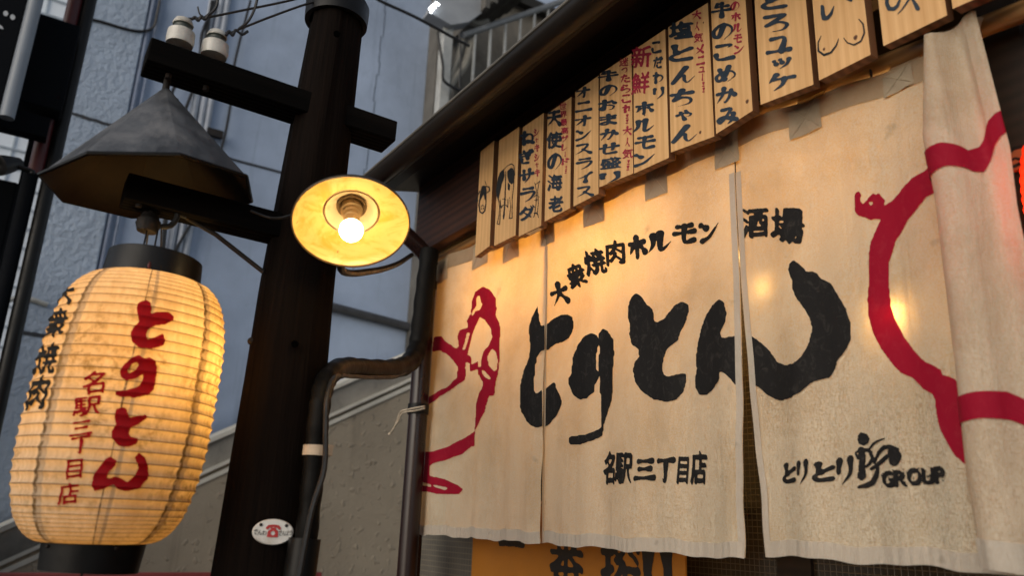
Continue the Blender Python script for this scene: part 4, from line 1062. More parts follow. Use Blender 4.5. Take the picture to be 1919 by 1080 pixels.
# ------------------------------------------------------------------ curtain (noren)
def ztop(x):
    u = x/YC; return EYE+YC*np.interp(u, [-2.0, -.8, -.5, -.4], [.742, .692, .655, .64])
ZBOT = EYE-.037*YC
class Panel:
    def __init__(s, xl, xr, ph, base=0.0, amp=.008, zb=(0, 0)):
        s.xl, s.xr, s.ph, s.base, s.amp, s.zb = xl, xr, ph, base, amp, zb   # xl, xr: (top, bottom) edge positions
    def h(s, x, z): return np.clip((ztop(x)-z)/(ztop(x)-ZBOT), 0, 1.1)
    def y(s, x, z):
        h = s.h(x, z)
        d = np.sin(x*21+s.ph+h*.5)+.55*np.sin(x*37+s.ph*2.3-h*.8)+.3*np.sin(x*61+s.ph*.7)
        pl = .55*np.sin(x*9+s.ph*1.7+h*1.1)
        tabs = np.exp(-(h/.12)**2)*.006*np.cos(x*2*math.pi/.22)
        return YC+s.base-s.amp*(.25+.75*h)*(d*.6+pl)-tabs
    open_at = 0.0                                 # share of the height where a side slit starts to open
    def edge(s, t):
        q = np.clip((t-s.open_at)/(1-s.open_at), 0, 1)**(1.25 if s.open_at else 1)
        wv = .0025*np.sin(t*19+s.ph)+.0015*np.sin(t*43+2*s.ph)
        return s.xl[0]+(s.xl[1]-s.xl[0])*q+wv*(q > 0)*q, s.xr[0]+(s.xr[1]-s.xr[0])*q+wv*(q > 0)*q
    def bottom(s, x): return ZBOT+np.interp(x, [min(s.xl), max(s.xr)], s.zb)+.003*np.sin(x*26+s.ph)+.0015*np.sin(x*63+s.ph*2)
    def grid(s, name, material, parent, t0=0, t1=1, u0=0, u1=1, off=0.0, nx=70, nz=90, ripple=0):
        V = []
        for i in range(nz+1):
            t = t0+(t1-t0)*i/nz; a, b = s.edge(t)
            for j in range(nx+1):
                u = u0+(u1-u0)*j/nx; x = a+(b-a)*u
                z = ztop(x)+(s.bottom(x)-ztop(x))*t
                V.append((x, float(s.y(x, z))-off-(ripple*math.sin(x*260+3*math.sin(x*31)) if ripple else 0), z))
        m = MB(); m.add(V, [(i*(nx+1)+j, i*(nx+1)+j+1, (i+1)*(nx+1)+j+1, (i+1)*(nx+1)+j) for i in range(nz) for j in range(nx)], 0, True)
        return m.build(name, material, parent)
    def surf(s, off=.0016):
        def f(P):
            k = rays(P); t = YC/k[:, 1:2]; W = k*t; W[:, 2] += EYE
            W[:, 1] = s.y(W[:, 0], W[:, 2])-off; return W
        return f
    def inmask(s, X, Y):
        k = rays(np.c_[X.ravel(), Y.ravel()]); t = YC/k[:, 1:2]; W = k*t
        x = W[:, 0]; z = W[:, 2]+EYE
        tt = np.clip((ztop(x)-z)/(ztop(x)-ZBOT), 0, 1)
        a, b = s.edge(tt); return ((x > a+.001) & (x < b-.001)).reshape(X.shape)
ux = lambda p: atY(*p, YC).x
xAB = ux((1018, 800)); 
PA = Panel((ux((820, 490)), ux((783, 1000))), (xAB+.004, xAB+.004), .4, 0.0, .013, (0.002, 0.0))
PB = Panel((xAB-.008, xAB-.010), (ux((1384, 440)), ux((1401, 1050))), 2.0, -.004, .012, (0.0, -.004))
PC = Panel((ux((1383, 440)), ux((1431, 1045))), (-.60, -.60), 4.1, .002, .012, (0.008, .004))
PB.open_at = PC.open_at = .38
def curtain(P, label, nx=70):
    t = thing('shop_curtain', label, 'curtain', (sum(P.xl+P.xr)/4, YC, ZBOT), 'cream cotton panels of the shop curtain')
    P.grid('cloth', M['cloth'], t, 0, 1, nx=nx)
    P.grid('bottom_hem', M['hem'], t, .970, 1.002, off=.0022, nx=nx*3, nz=4, ripple=.0007)
    P.grid('top_hem', M['tophem'], t, 0, .055, off=.0018, nx=nx, nz=4)
    return t
def hem_line(P, t, side):
    w_ = .016/(P.xr[1]-P.xl[1])
    a, b = (0, w_) if side == 'l' else (1-w_, 1)
    return P.grid('side_hem', M['hem'], t, .12, .970, a, b, off=.0022, nx=3, nz=160)
cA = curtain(PA, 'left cream curtain panel with the red animal outline and edge tied to the downpipe')
cB = curtain(PB, 'middle cream curtain panel with most of the black brush lettering')
cC = curtain(PC, 'cream curtain panel with large red curve and small black logo, right of the open slit')
hem_line(PA, cA, 'l'); hem_line(PB, cB, 'l'); hem_line(PB, cB, 'r'); hem_line(PC, cC, 'l')
m = MB(); g_ = atY(797, 765, YC-.012); m.lathe([(.008, -.002), (.012, -.003), (.013, 0), (.012, .003), (.008, .002)], g_, (0, 1, 0), 20); m.build('grommet', M['iron'], cA)

def c4(P): return [(960+x/2.25, 380+y/2.25) for x, y in P]
def c7(P): return [(760+x/2.347, 500+y/2.347) for x, y in P]
def c5(P): return [(1540+x/2, 300+y/2) for x, y in P]
def c6(P): return [(1100+x/2.343, 780+y/2.343) for x, y in P]
def c6b(P): return [(1700+x/2.25, y/2.25) for x, y in P]
BIG_TO = c7([(593,163),(597,205),(601,240),(606,262),(618,258),(640,240),(680,215),(720,210),(745,225),(752,265),(740,300),(725,318),(690,335),(665,340),(630,365),(606,372),(592,400),(585,450),(581,520),(584,562),(597,555),(612,538),(640,520),(660,507),(668,540),(690,580),(694,605),(670,655),(635,695),(585,712),(545,680),(515,640),(508,600),(512,520),(525,460),(555,405),(563,360),(555,300),(552,265),(575,215),(588,190)])
RI_L = c4([(350,552),(366,563),(370,590),(362,640),(358,680),(362,705),(372,715),(372,735),(358,765),(355,800),(330,828),(300,833),(270,815),(250,770),(250,740),(262,720),(265,660),(290,600),(320,565)])
RI_R = c4([(385,530),(405,540),(435,580),(440,640),(432,720),(432,780),(428,830),(405,890),(390,930),(382,985),(350,1005),(300,1025),(262,1025),(250,1012),(255,990),(290,985),(330,980),(365,960),(378,948),(380,860),(374,780),(370,700),(372,620),(370,555)])
BIG_TO2 = c4([(535,385),(555,395),(575,430),(600,450),(607,480),(608,500),(620,508),(650,490),(690,430),(715,416),(740,430),(742,450),(725,510),(705,550),(700,580),(660,620),(648,655),(640,700),(648,728),(662,735),(695,725),(728,718),(725,760),(715,800),(695,830),(660,843),(600,830),(560,800),(535,760),(525,710),(530,680),(550,650),(545,620),(520,600),(508,560),(512,520),(500,480),(505,430),(515,405)])
BIG_N = c4([(885,408),(905,425),(915,465),(910,510),(890,550),(893,575),(945,566),(985,560),(1000,560),(1030,580),(1060,605),(1090,640),(1110,672),(1150,685),(1190,680),(1225,650),(1250,595),(1262,540),(1258,500),(1235,450),(1200,400),(1185,360),(1185,330),(1168,285),(1175,255),(1190,242),(1215,262),(1240,290),(1275,292),(1300,320),(1340,340),(1360,375),(1400,445),(1420,510),(1422,570),(1405,610),(1385,640),(1365,660),(1355,700),(1335,735),(1270,755),(1220,800),(1175,825),(1120,835),(1065,810),(1030,775),(990,763),(950,770),(930,740),(905,720),(885,715),(882,750),(850,790),(820,813),(785,810),(768,780),(765,750),(775,700),(770,660),(780,600),(800,520),(820,475),(850,435)])
for P_, t_ in ((PA, cA), (PB, cB), (PC, cC)):
    ik = Ink()
    for poly in (BIG_TO, RI_L, RI_R, BIG_TO2, BIG_N):
        xs = [p[0] for p in poly]
        lo, hi = {id(PA): (0, 1022), id(PB): (1010, 1402), id(PC): (1385, 1919)}[id(P_)]
        if min(xs) < hi and max(xs) > lo: ik.shape([poly], step=2.0, mask=P_.inmask, rough=.6)
    if P_ is PB:
        for ch, x, y, w2, h2, r_ in (('大', 205, 385, 78, 102, 18), ('衆', 280, 310, 78, 100, 22), ('焼', 357, 252, 78, 104, 16), ('肉', 443, 213, 84, 100, 8), ('ホ', 540, 190, 74, 98, 10), ('ル', 627, 165, 88, 84, 10), ('モ', 730, 130, 96, 84, 6), ('ン', 836, 125, 86, 84, 10)):
            (q, s2), = c4([(x, y)]); ik.char(ch, q, s2, w2/2.05, h2/2.1, r_, .08, .20, 4)
        for ch, x, y, w2, h2 in (('名', 105, 230, 62, 148), ('駅', 176, 232, 84, 140), ('三', 268, 236, 84, 104), ('丁', 349, 238, 80, 118), ('目', 417, 240, 42, 124), ('店', 486, 228, 78, 150)):
            (q, s2), = c6([(x, y)]); ik.char(ch, q, s2, w2/2.343, h2/2.343, .001, .06, .18, 4)
    if P_ is PC:
        for ch, x, y, w2, h2, r_ in (('酒', 1020, 85, 112, 122, 4), ('場', 1160, 98, 140, 150, 2)):
            (q, s2), = c4([(x, y)]); ik.char(ch, q, s2, w2/2.15, h2/2.15, r_, .08, .20, 4)
    ik.build('black_lettering', P_.surf(), M['inkblack'], t_)
# small group logo
ik = Ink()
for ch, x, y, w2, h2 in (('と', 885, 250, 72, 92), ('り', 950, 246, 52, 106), ('と', 1040, 245, 86, 92), ('り', 1122, 238, 72, 124)):
    (q, s2), = c6([(x, y)]); ik.char(ch, q, s2, w2/2.2, h2/2.3, 6, .15, .19, 5)
for ch, x, y in (('G', 1318, 277), ('R', 1376, 274), ('O', 1437, 268), ('U', 1499, 264), ('P', 1556, 261)):
    (q, s2), = c6([(x, y)]); ik.char(ch, q, s2, 66/2.343, 80/2.343, 3, 0, .40, 8)
def st6(P): return [(1100+x/2.343, 780+y/2.343, r/2.343) for x, y, r in P]
ik.shape([c6([(1180, 85), (1192, 70), (1220, 78), (1232, 98), (1226, 118), (1205, 130), (1184, 122), (1178, 105)])],
         [st6([(1232, 142, 5), (1248, 122, 6), (1268, 110, 5), (1305, 98, 2)]), st6([(1170, 160, 4), (1195, 148, 8), (1225, 150, 9), (1240, 160, 6)]),
          st6([(1195, 150, 16), (1200, 190, 14), (1196, 225, 14), (1200, 262, 16)]), st6([(1172, 168, 5), (1182, 182, 9), (1200, 178, 8)]),
          st6([(1236, 165, 8), (1246, 185, 8), (1230, 210, 8), (1216, 222, 6)]),
          st6([(1252, 205, 6), (1275, 160, 9), (1300, 138, 10), (1330, 135, 9), (1365, 148, 8)]),
          st6([(1340, 160, 22), (1356, 178, 28), (1350, 195, 26)]), st6([(1316, 178, 10), (1290, 198, 11), (1262, 218, 9), (1238, 232, 7)]),
          st6([(1185, 312, 7), (1215, 306, 12), (1245, 292, 13), (1262, 260, 13), (1270, 228, 8)]), st6([(1186, 250, 7), (1184, 268, 7), (1196, 278, 6)])], step=.9, mask=PC.inmask)
ik.build('group_logo', PC.surf(), M['inkblack'], cC)

# red outline emblem, left panel and right panel
OUT = [(128,310),(170,308),(185,330),(215,355),(225,362),(238,350),(232,310),(240,280),(272,268),(268,235),(285,205),(290,150),(305,110),(340,88),(375,100),(398,140),(400,190),(395,212),(412,250),(417,285),(410,340),(413,390),(405,470),(395,505),(388,568),(370,568),(355,640),(330,690),(302,720),(298,790),(282,792),(240,825),(180,850),(116,878),(116,920),(170,935),(220,960),(243,980),(225,1003),(190,1000),(160,1003),(110,992),(58,990),(75,815),(140,815),(200,785),(240,760),(268,745),(298,725),(303,690),(308,600),(325,560),(345,540),(350,510),(325,478),(315,475),(318,450),(278,462),(280,425),(262,420),(258,445),(262,470),(255,500),(230,520),(190,550),(150,585),(96,612),(98,575),(140,560),(190,530),(210,505),(228,490),(232,440),(205,405),(190,385),(165,372),(118,374)]
HOL = [[(325,220),(355,235),(378,270),(383,310),(370,350),(350,375),(338,410),(337,440),(318,442),(315,415),(286,432),(283,395),(268,388),(290,300),(310,250)],
       [(312,130),(328,128),(330,155),(340,165),(325,190),(305,195),(285,230),(292,195),(308,175)],
       [(382,362),(395,375),(404,410),(401,450),(388,462),(370,435),(366,400),(372,380)],
       [(340,453),(355,460),(378,490),(372,498),(355,485),(345,470)], [(268,288),(280,292),(270,330),(260,362),(248,368),(258,335)],
       [(66,948),(130,960),(130,972),(66,962)], [(138,960),(182,974),(175,986),(140,970)]]
ik = Ink(); ik.shape([c7(OUT)]+[c7(h) for h in HOL], step=1.5, sm=1, mask=PA.inmask, rough=.4)
ik.build('red_emblem', PA.surf(.0018), M['inkred'], cA)
RB_ = c5([(420,20),(398,42),(345,70),(310,100),(265,150),(228,172),(235,150),(210,122),(200,130),(190,122),(165,150),(150,165),(140,150),(145,130),(138,115),(122,120),(118,185),(130,205),(165,215),(180,222),(220,220),(210,240),(180,310),(172,370),(175,440),(168,520),(170,580),(190,650),(220,705),(265,765),(300,800),(345,820),(385,860),(425,880),(435,900),(440,950),(455,1010),(490,1070),(515,1110),(550,1140),(600,1140),(560,1000),(520,830),(505,820),(468,808),(460,790),(430,772),(395,760),(350,720),(305,660),(275,600),(258,550),(250,470),(248,390),(262,345),(275,300),(298,270),(325,225),(360,190),(398,145),(440,120)])
ik = Ink(); ik.shape([RB_, c5([(172,158),(185,153),(192,162),(180,170)])], step=1.8, mask=PC.inmask, rough=.4)
ik.build('red_emblem', PC.surf(.0018), M['inkred'], cC)

# bunched right panel, its rolled left edge hanging in front
YD = 1.335
cD = thing('shop_curtain', 'narrow bunched cream curtain panel with rolled edge beside the red lantern', 'curtain', (-.62, YD, ZBOT), 'cream cotton panels of the shop curtain')
dz = np.array([.66, .508, .419, .202, .071, -.03]); dl = np.array([-.494, -.516, -.510, -.5125, -.516, -.512])
def d_left(z): return np.interp(-(z-EYE)/YC, -dz, dl)*1.345
def d_right(z): return np.interp(-(z-EYE)/YC, [-.66, -.466, -.388, .04], [-.424, -.411, -.414, -.40])*1.37
def d_pt(u, z):
    """u 0..1.25 across the cloth: 0 = inner turned-back edge, .25 = front of the roll, 1.25 = right edge"""
    xl, xr = d_left(z), d_right(z); h = np.clip((EYE+.66*YC-z)/(.69*YC), 0, 1)
    rr = .010+.022*np.clip(h*4, 0, 1)+.006*h
    a = np.clip(u/.45, 0, 1)*math.pi*1.15
    xa = xl+rr-rr*np.cos(a-.25*math.pi); ya = YD-.0+rr*.4-rr*np.sin(a-.25*math.pi)
    v = np.clip((u-.45)/.8, 0, 1)
    x0 = xl+rr-rr*math.cos(.9*math.pi); y0 = YD+rr*.4-rr*math.sin(.9*math.pi)
    xb = x0+(xr-x0)*v
    pouch = np.exp(-((h-.12)/.16)**2)*.012*np.sin(np.pi*np.clip(v*1.6, 0, 1))
    yb = y0+.022*np.sin(np.pi*np.clip(v*1.1, 0, 1))*(.5+.5*h)+.004*np.sin(v*6+h*2)*v+pouch+.03*v
    return np.where(u < .45, xa, xb), np.where(u < .45, ya, yb)
V = []; nz, nx = 90, 64
for i in range(nz+1):
    for j in range(nx+1):
        u = 1.25*j/nx; zt_ = EYE+.662*YC-.012*math.sin(u*4); zb_ = ZBOT+.012-.030*np.clip(u-.2, 0, 1)
        z = zt_+(zb_-zt_)*i/nz; x, y = d_pt(u, z); V.append((float(x), float(y), float(z)))
m = MB(); m.add(V, [(i*(nx+1)+j, i*(nx+1)+j+1, (i+1)*(nx+1)+j+1, (i+1)*(nx+1)+j) for i in range(nz) for j in range(nx)], 0, True); m.build('cloth', M['cloth2'], cD)
V = []
for i in range(5):
    for j in range(nx*3+1):
        u = 1.25*j/(nx*3); zb_ = ZBOT+.012-.030*np.clip(u-.2, 0, 1); z = zb_+.045*(1-i/4)-.001
        x, y = d_pt(u, z); V.append((float(x)-.001*(u < .4), float(y)-.0024-.0014*math.sin(u*70+2*math.sin(u*9)), float(z)))
nn = nx*3+1
m = MB(); m.add(V, [(i*nn+j, i*nn+j+1, (i+1)*nn+j+1, (i+1)*nn+j) for i in range(4) for j in range(nn-1)], 0, True); m.build('bottom_hem', M['hem'], cD)
# red bands wrap the roll: built in cloth coordinates (u across, z down)
def band(zs_top, zs_bot, us):
    V = []; n = 60; k = 8
    for j in range(n+1):
        u = us[0]+(us[1]-us[0])*j/n; a = np.interp(u, *zs_top); b = np.interp(u, *zs_bot)
        for i in range(k+1):
            z = a+(b-a)*i/k; x, y = d_pt(u, z); e = .0022
            x2, y2 = d_pt(u+.01, z); tx, ty = x2-x, y2-y; l = math.hypot(tx, ty)+1e-9
            V.append((float(x+ty/l*e), float(y-tx/l*e), float(z)))
    m = MB(); m.add(V, [(j*(k+1)+i, (j+1)*(k+1)+i, (j+1)*(k+1)+i+1, j*(k+1)+i+1) for j in range(n) for i in range(k)], 0, True); return m
zz = lambda x, y: float(atY(x, y, np.interp(x, [1760, 1850], [1.335, 1.43])).z)
U = [0.0, .16, .32, .5, .65, .8, 1.0, 1.25]
band((U, [zz(1735, 292), zz(1735, 288), zz(1752, 281), zz(1768, 298), zz(1788, 294), zz(1820, 280), zz(1845, 260), zz(1868, 242)]),
     (U, [zz(1737, 345), zz(1740, 338), zz(1755, 326), zz(1770, 340), zz(1785, 343), zz(1820, 330), zz(1850, 308), zz(1880, 280)]), (0, 1.25)).build('red_band', M['inkred'], cD)
band((U, [zz(1805, 766), zz(1808, 756), zz(1825, 752), zz(1850, 755), zz(1870, 762), zz(1890, 774), zz(1919, 795), zz(1960, 820)]),
     (U, [zz(1808, 812), zz(1812, 804), zz(1828, 800), zz(1850, 805), zz(1870, 812), zz(1890, 825), zz(1919, 842), zz(1960, 860)]), (0, 1.25)).build('red_band', M['inkred'], cD)

# rod and hanging tabs
rod = thing('curtain_rod', 'varnished brown rod carrying the shop curtain under the menu boards', 'rod', (-1.7, 1.45, EYE+1.05))
RP = [Vector((x*YC, 1.445, float(ztop(np.array(x*YC)))+.045)) for x in (-2.06, -1.6, -1.2, -.8, -.5, -.36)]
m = MB(); m.tube(RP, .021, 16); m.build('shaft', M['bamboo'], rod)
for px, py, pw, root, P_ in ((832, 500, 26, cA, PA), (902, 470, 30, cA, PA), (960, 458, 30, cA, PA), (1030, 430, 26, cB, PB), (1118, 392, 34, cB, PB), (1234, 340, 38, cB, PB), (1365, 280, 44, cB, PB), (1508, 218, 60, cC, PC), (1682, 138, 62, cC, PC)):
    a, b = atY(px-pw/2, py, YC), atY(px+pw/2, py, YC); c = (a+b)/2; hw = (b.x-a.x)/2
    zt_ = float(ztop(np.array(c.x))); V = []; nj, ni = 8, 14
    zb_ = min(atY(px, py+26+pw*.12, YC).z, zt_-.04)
    for i in range(ni+1):
        for j in range(nj+1):
            x = c.x-hw+2*hw*j/nj; s_ = i/ni
            if s_ < .5:
                z = zb_+(zt_+.0-zb_)*(s_/.5); y = float(P_.y(np.array(x), np.array(z)))-.0045-.0015*math.sin(j*1.3+i)
            else:
                a2 = (s_-.5)/.5*math.pi; z = zt_+.035+.0-.035*math.cos(a2)*1.0 if a2 < math.pi/2 else zt_+.035+.022*math.sin(a2)
                y = 1.445-(.030*math.cos(a2) if True else 0)
            V.append((x, y, z))
    m = MB(); m.add(V, [(i*(nj+1)+j, i*(nj+1)+j+1, (i+1)*(nj+1)+j+1, (i+1)*(nj+1)+j) for i in range(ni) for j in range(nj)], 0, True)
    tb = m.build('tab', M['tablight'] if px < 1000 else M['tab'], root)
    m = MB()
    for s_ in (-1, 1):
        q = [Vector((c.x+s_*hw*.85*k, 0, zb_+.006+(zt_-zb_-.012)*(k+1)/2)) for k in np.linspace(-1, 1, 7)]
        for v_ in q: v_.y = float(P_.y(np.array(v_.x), np.array(v_.z)))-.0062
        m.tube(q, .0007, 4)
    m.build('stitching', M['tablight'] if px > 1000 else M['tab'], tb)
m = MB(); V = []
tx0, tx1 = atY(1752, 105, 1.40).x, atY(1842, 85, 1.40).x
for i in range(13):
    for j in range(9):
        x = tx0+(tx1-tx0)*j/8; u = i/12
        zlo, zhi = EYE+.640*YC, float(ztop(np.array(x)))+.062
        V.append((x, 1.392+.006*math.sin(j*.9)+.035*u**2, zlo+(zhi-zlo)*u))
m.add(V, [(i*9+j, i*9+j+1, (i+1)*9+j+1, (i+1)*9+j) for i in range(12) for j in range(8)], 0, True)
m.build('tab', M['tab'], cD)
# bulbs behind the cloth that make it glow
for i, (px, py, d, e) in enumerate(((1683, 592, 1.43, .9), (1447, 540, 1.44, .35))):
    p = atY(px, py, d)
    t = thing('hanging_bulb', ('small warm bulb shining through the cloth beside the big red curve', 'small warm bulb glowing faintly through the cloth inside the hook of the black lettering')[i], 'bulb', tuple(p))
    m = MB(); m.sphere(p, .012, 12); m.build('bulb', emit_mat('warm_bulb_%d' % i, (1.0, .70, .36), (75, 22)[i]), t)
    m = MB(); m.lathe([(.009, .008), (.011, .014), (.011, .040), (0, .041)], p, (0, 0, 1), 14); m.build('socket', M['blackmetal'], t)
    m = MB(); m.tube([p+Vector((0, 0, .045)), Vector((p.x, p.y, 2.60))], .003, 6); m.build('cord', M['cable'], t)
for i, (x, z) in enumerate(((-2.30, 2.44), (-1.72, 2.40), (-1.05, 2.38))):
    p = Vector((x, 1.64, z))
    t = thing('lintel_lamp', ('warm tube lamp behind the leftmost menu boards', 'warm tube lamp behind the middle menu boards', 'warm tube lamp behind the menu boards over the slit')[i], 'lamp', tuple(p))
    m = MB(); m.tube([p+Vector((-.26, 0, 0)), p+Vector((.26, 0, 0))], .014, 12); m.build('tube', emit_mat('warm_tube_%d' % i, (1.0, .56, .17), (50, 56, 18)[i]), t)
    m = MB(); m.box(p+Vector((0, .02, .030)), (.56, .03, .03)); m.build('holder', M['blackmetal'], t)

# ------------------------------------------------------------------ menu boards
YM = 1.325
def bpt(x, y): return atY(x, y, YM)
def bsurf(P):
    k = rays(P); t = (YM-.0012)/k[:, 1:2]; W = k*t; W[:, 2] += EYE; return W
def k1(P): return [(860+x/3.376, 180+y/3.376) for x, y in P]
def k2(P): return [(1200+x/3.6, y/3.6) for x, y in P]
def k3(P): return [(1500+x/3.375, y/3.375) for x, y in P]
def ks(S, f, s): return [[(*f([(x, y)])[0], r/s) for x, y, r in q] for q in S]
BD = [ # lower-left px, lower-right px, label
 ((890.5, 482), (918, 461), 'leftmost pale menu board, with a small ink cow face'),
 ((926.6, 461), (966.6, 441), 'pale menu board with an ink drawing of a cow seen from behind'),
 ((972.5, 443.6), (1014.6, 423), 'menu board with five large black characters and a thin ink shrimp at lower right'),
 ((1021, 415.5), (1069, 390), 'menu board with five black characters and red column from its top right corner'),
 ((1075, 387), (1122, 363), 'menu board with a single column of black katakana and no red writing'),
 ((1123.6, 351), (1187, 325), 'menu board with long black column and red column, right of the board with no red'),
 ((1189, 325), (1254, 295.5), 'menu board with red characters at its upper left and black columns at right and below'),
 ((1257.8, 285.5), (1339, 255.5), 'menu board with fat black characters under a dense one, red column down its right side'),
 ((1342.5, 251), (1411, 207), 'menu board with sky-tinted black brush column and pink-red short column, knot near its lower right corner'),
 ((1426, 196), (1525, 158), 'wide menu board with glossy black brush column only, centre of the top right group'),
 ((1535.5, 150.5), (1632, 102), 'menu board with two drawn curves below a black brush hook'),
 ((1656, 86), (1775.5, 28), 'menu board showing only the bottom strokes of black lettering at the top edge'),
 ((1786, 16), (1890, -30), 'rightmost menu board, just its blank lower corner in view')]
TXT = {
 2: ('k', [('ねぎサラダ', k1([(435, 205)])[0], k1([(430, 800)])[0], 92/3.376)], [('シャキシャキ', k1([(490, 200)])[0], k1([(499, 515)])[0], 30/3.376)]),
 3: ('k', [('天使の海老', k1([(608, 75)])[0], k1([(612, 750)])[0], 98/3.376)], [('世界最高グレード!!', k1([(661, 35)])[0], k1([(680, 492)])[0], 42/3.376)]),
 4: ('k', [('オニオンスライス', k1([(785, -70)])[0], k1([(800, 650)])[0], 96/3.376)], []),
 5: ('k', [('牛のおまかせ盛り', (1139, 128), (1144, 346), 35)], [('迷ったらこれ!!', (1170, 106), (1176, 232), 17), ('大人気!!', (1175, 234), (1178, 320), 17)]),
 6: ('k', [('ホルモン', (1207, 186), (1208, 315), 36), ('こだわり', (1231, 74), (1235, 188), 19)], [('新鮮', (1200, 82), (1203, 180), 33)]),
 7: ('k', [('塩とんちゃん', k2([(275, 125)])[0], k2([(290, 975)])[0], 165/3.6)], [('大人気メニュー!!', k2([(378, 60)])[0], k2([(430, 625)])[0], 58/3.6)]),
 8: ('k', [('牛のこめかみ', k2([(540, -5)])[0], k2([(597, 850)])[0], 138/3.6)], [('のホルモン', k2([(636, 0)])[0], k2([(668, 368)])[0], 58/3.6)]),
 9: ('k', [('とろユッケ', k2([(900, -75)])[0], k2([(965, 620)])[0], 185/3.6)], []),
}
zt0 = [1.012, 1.005, .995, .985, .992, .995, .995, .992, 1.0, 1.0, 1.0, 1.0, 1.0]
for i, (a, b, lab) in enumerate(BD):
    A, B = bpt(*a), bpt(*b)
    t = thing('menu_board', lab, 'menu board', ((A.x+B.x)/2, YM, (A.z+B.z)/2), 'wooden menu boards nailed under the eave')
    zt_ = EYE+zt0[i]*YM
    th = .026+random.uniform(-.002, .003)
    slope_ = (B.z-A.z)
    V = []
    for y in (YM, YM+th):
        V += [(A.x, y, A.z), (B.x, y, B.z), (B.x-.002, y, zt_+slope_*.5), (A.x+.002, y, zt_)]
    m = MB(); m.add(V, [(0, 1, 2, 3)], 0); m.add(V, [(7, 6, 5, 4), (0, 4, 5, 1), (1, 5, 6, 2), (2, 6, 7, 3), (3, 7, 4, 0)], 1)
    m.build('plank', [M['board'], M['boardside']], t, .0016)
    for f_ in ((.5,) if i < 5 else (.4,)):
        p = Vector((A.x+(B.x-A.x)*f_, YM-.004, zt_+.010)); m = MB(); m.sphere(p+Vector((0, .034, 0)), .0045, 8); m.tube([p+Vector((0, .02, 0)), p+Vector((0, .045, 0))], .002, 6); m.build('nail', M['steelwhite'], t)
    for kx, ky, kr in {7: [(1313, 248, 5)], 8: [(1401, 190, 6), (1319, 42, 3)], 10: [(1545, 92, 4), (1604, 70, 6)], 4: [(1108, 322, 3)], 6: [(1209, 216, 3)], 5: [(1128, 262, 3)]}.get(i, []):
        c_ = bpt(kx, ky); m = MB(); V = [(c_.x+kr*.00078*r_*math.cos(q_)*(1+.12*math.sin(3*q_)), YM-.0006, c_.z+kr*.00095*r_*math.sin(q_)) for r_ in (1, .45) for q_ in np.linspace(0, 2*math.pi, 17)[:-1]]
        m.add(V, [(j, (j+1) % 16, 16+(j+1) % 16, 16+j) for j in range(16)]); m.add(V[16:], [tuple(range(16))], 1); m.build('knot', [M['knotrim'], M['knot']], t)
    if i in TXT:
        ik = Ink()
        for tx, p, q, w_ in TXT[i][1]: ik.column(tx, p, q, w_*1.08, .12, 4, .16, .04)
        if i == 6: pass
        ik.build('black_lettering', bsurf, M['paint_sky_tint'], t)
        if TXT[i][2]:
            ik = Ink()
            for tx, p, q, w_ in TXT[i][2]: ik.column(tx, p, q, w_*1.1, .10, 2, .12, .06)
            ik.build('red_lettering', bsurf, M['paintred'], t)
    if i == 0:
        ik = Ink()
        ik.shape([k1([(145, 575), (160, 565), (175, 575), (176, 640), (165, 660), (158, 620), (148, 640), (138, 660), (136, 620)])],
                 ks([[(150, 570, 3), (138, 620, 3.5), (128, 690, 4), (134, 732, 4), (150, 742, 4), (164, 728, 4), (171, 690, 3), (174, 640, 3)],
                     [(172, 570, 3), (192, 575, 4), (196, 598, 4), (180, 612, 3)], [(135, 600, 3), (116, 640, 3), (110, 668, 4), (122, 662, 3)],
                     [(168, 538, 2), (174, 562, 2.5)], [(140, 702, 2), (150, 690, 2.5), (164, 700, 2)], [(144, 712, 4), (145, 716, 3)], [(157, 710, 4), (157, 714, 3)]], k1, 3.376), step=.5)
        ik.build('cow_face', bsurf, M['doodle'], t)
    if i == 1:
        ik = Ink()
        ik.shape([k1([(262, 482), (286, 460), (291, 505), (272, 560), (262, 610), (252, 655), (240, 635), (238, 580), (248, 520)]),
                  k1([(308, 475), (330, 452), (345, 458), (354, 500), (350, 545), (335, 560), (318, 545), (308, 510)]), k1([(310, 545), (326, 560), (322, 600), (310, 590)])],
                 ks([[(298, 478, 3), (296, 560, 3), (293, 640, 3.5), (289, 720, 4), (285, 760, 6), (284, 778, 3)],
                     [(252, 650, 2), (258, 700, 2), (254, 760, 2), (243, 808, 2.5), (258, 812, 2.5), (264, 740, 1.5), (268, 690, 1.5)],
                     [(350, 540, 2), (340, 640, 2), (338, 720, 2), (338, 772, 2.5), (320, 775, 2.5), (328, 700, 1.5), (322, 640, 1.5)],
                     [(288, 462, 2), (310, 440, 2), (335, 428, 3), (350, 440, 3), (354, 500, 2.5)], [(238, 590, 2.5), (245, 640, 2.5), (254, 668, 2)],
                     [(262, 660, 2.5), (266, 710, 3), (280, 690, 2.5), (300, 690, 2.5), (310, 705, 2.5), (312, 650, 2)], [(275, 650, 2), (300, 655, 2)]], k1, 3.376), step=.5)
        ik.build('cow_drawing', bsurf, M['doodle'], t)
    if i == 2:
        ik = Ink()
        ik.shape((), ks([[(480, 545, 1.6), (492, 600, 2), (490, 680, 2), (482, 740, 2), (474, 768, 2)], [(510, 535, 1.6), (500, 600, 2), (504, 680, 2), (498, 740, 2), (505, 770, 2)],
                         [(474, 640, 1.6), (492, 625, 1.6), (512, 640, 1.6)], [(478, 660, 1.6), (505, 655, 1.6)], [(486, 560, 1.5), (500, 548, 1.5), (518, 540, 1.5)], [(478, 742, 4), (492, 740, 4), (502, 752, 3)]], k1, 3.376), step=.5)
        ik.build('ink_drawing', bsurf, M['doodle'], t)
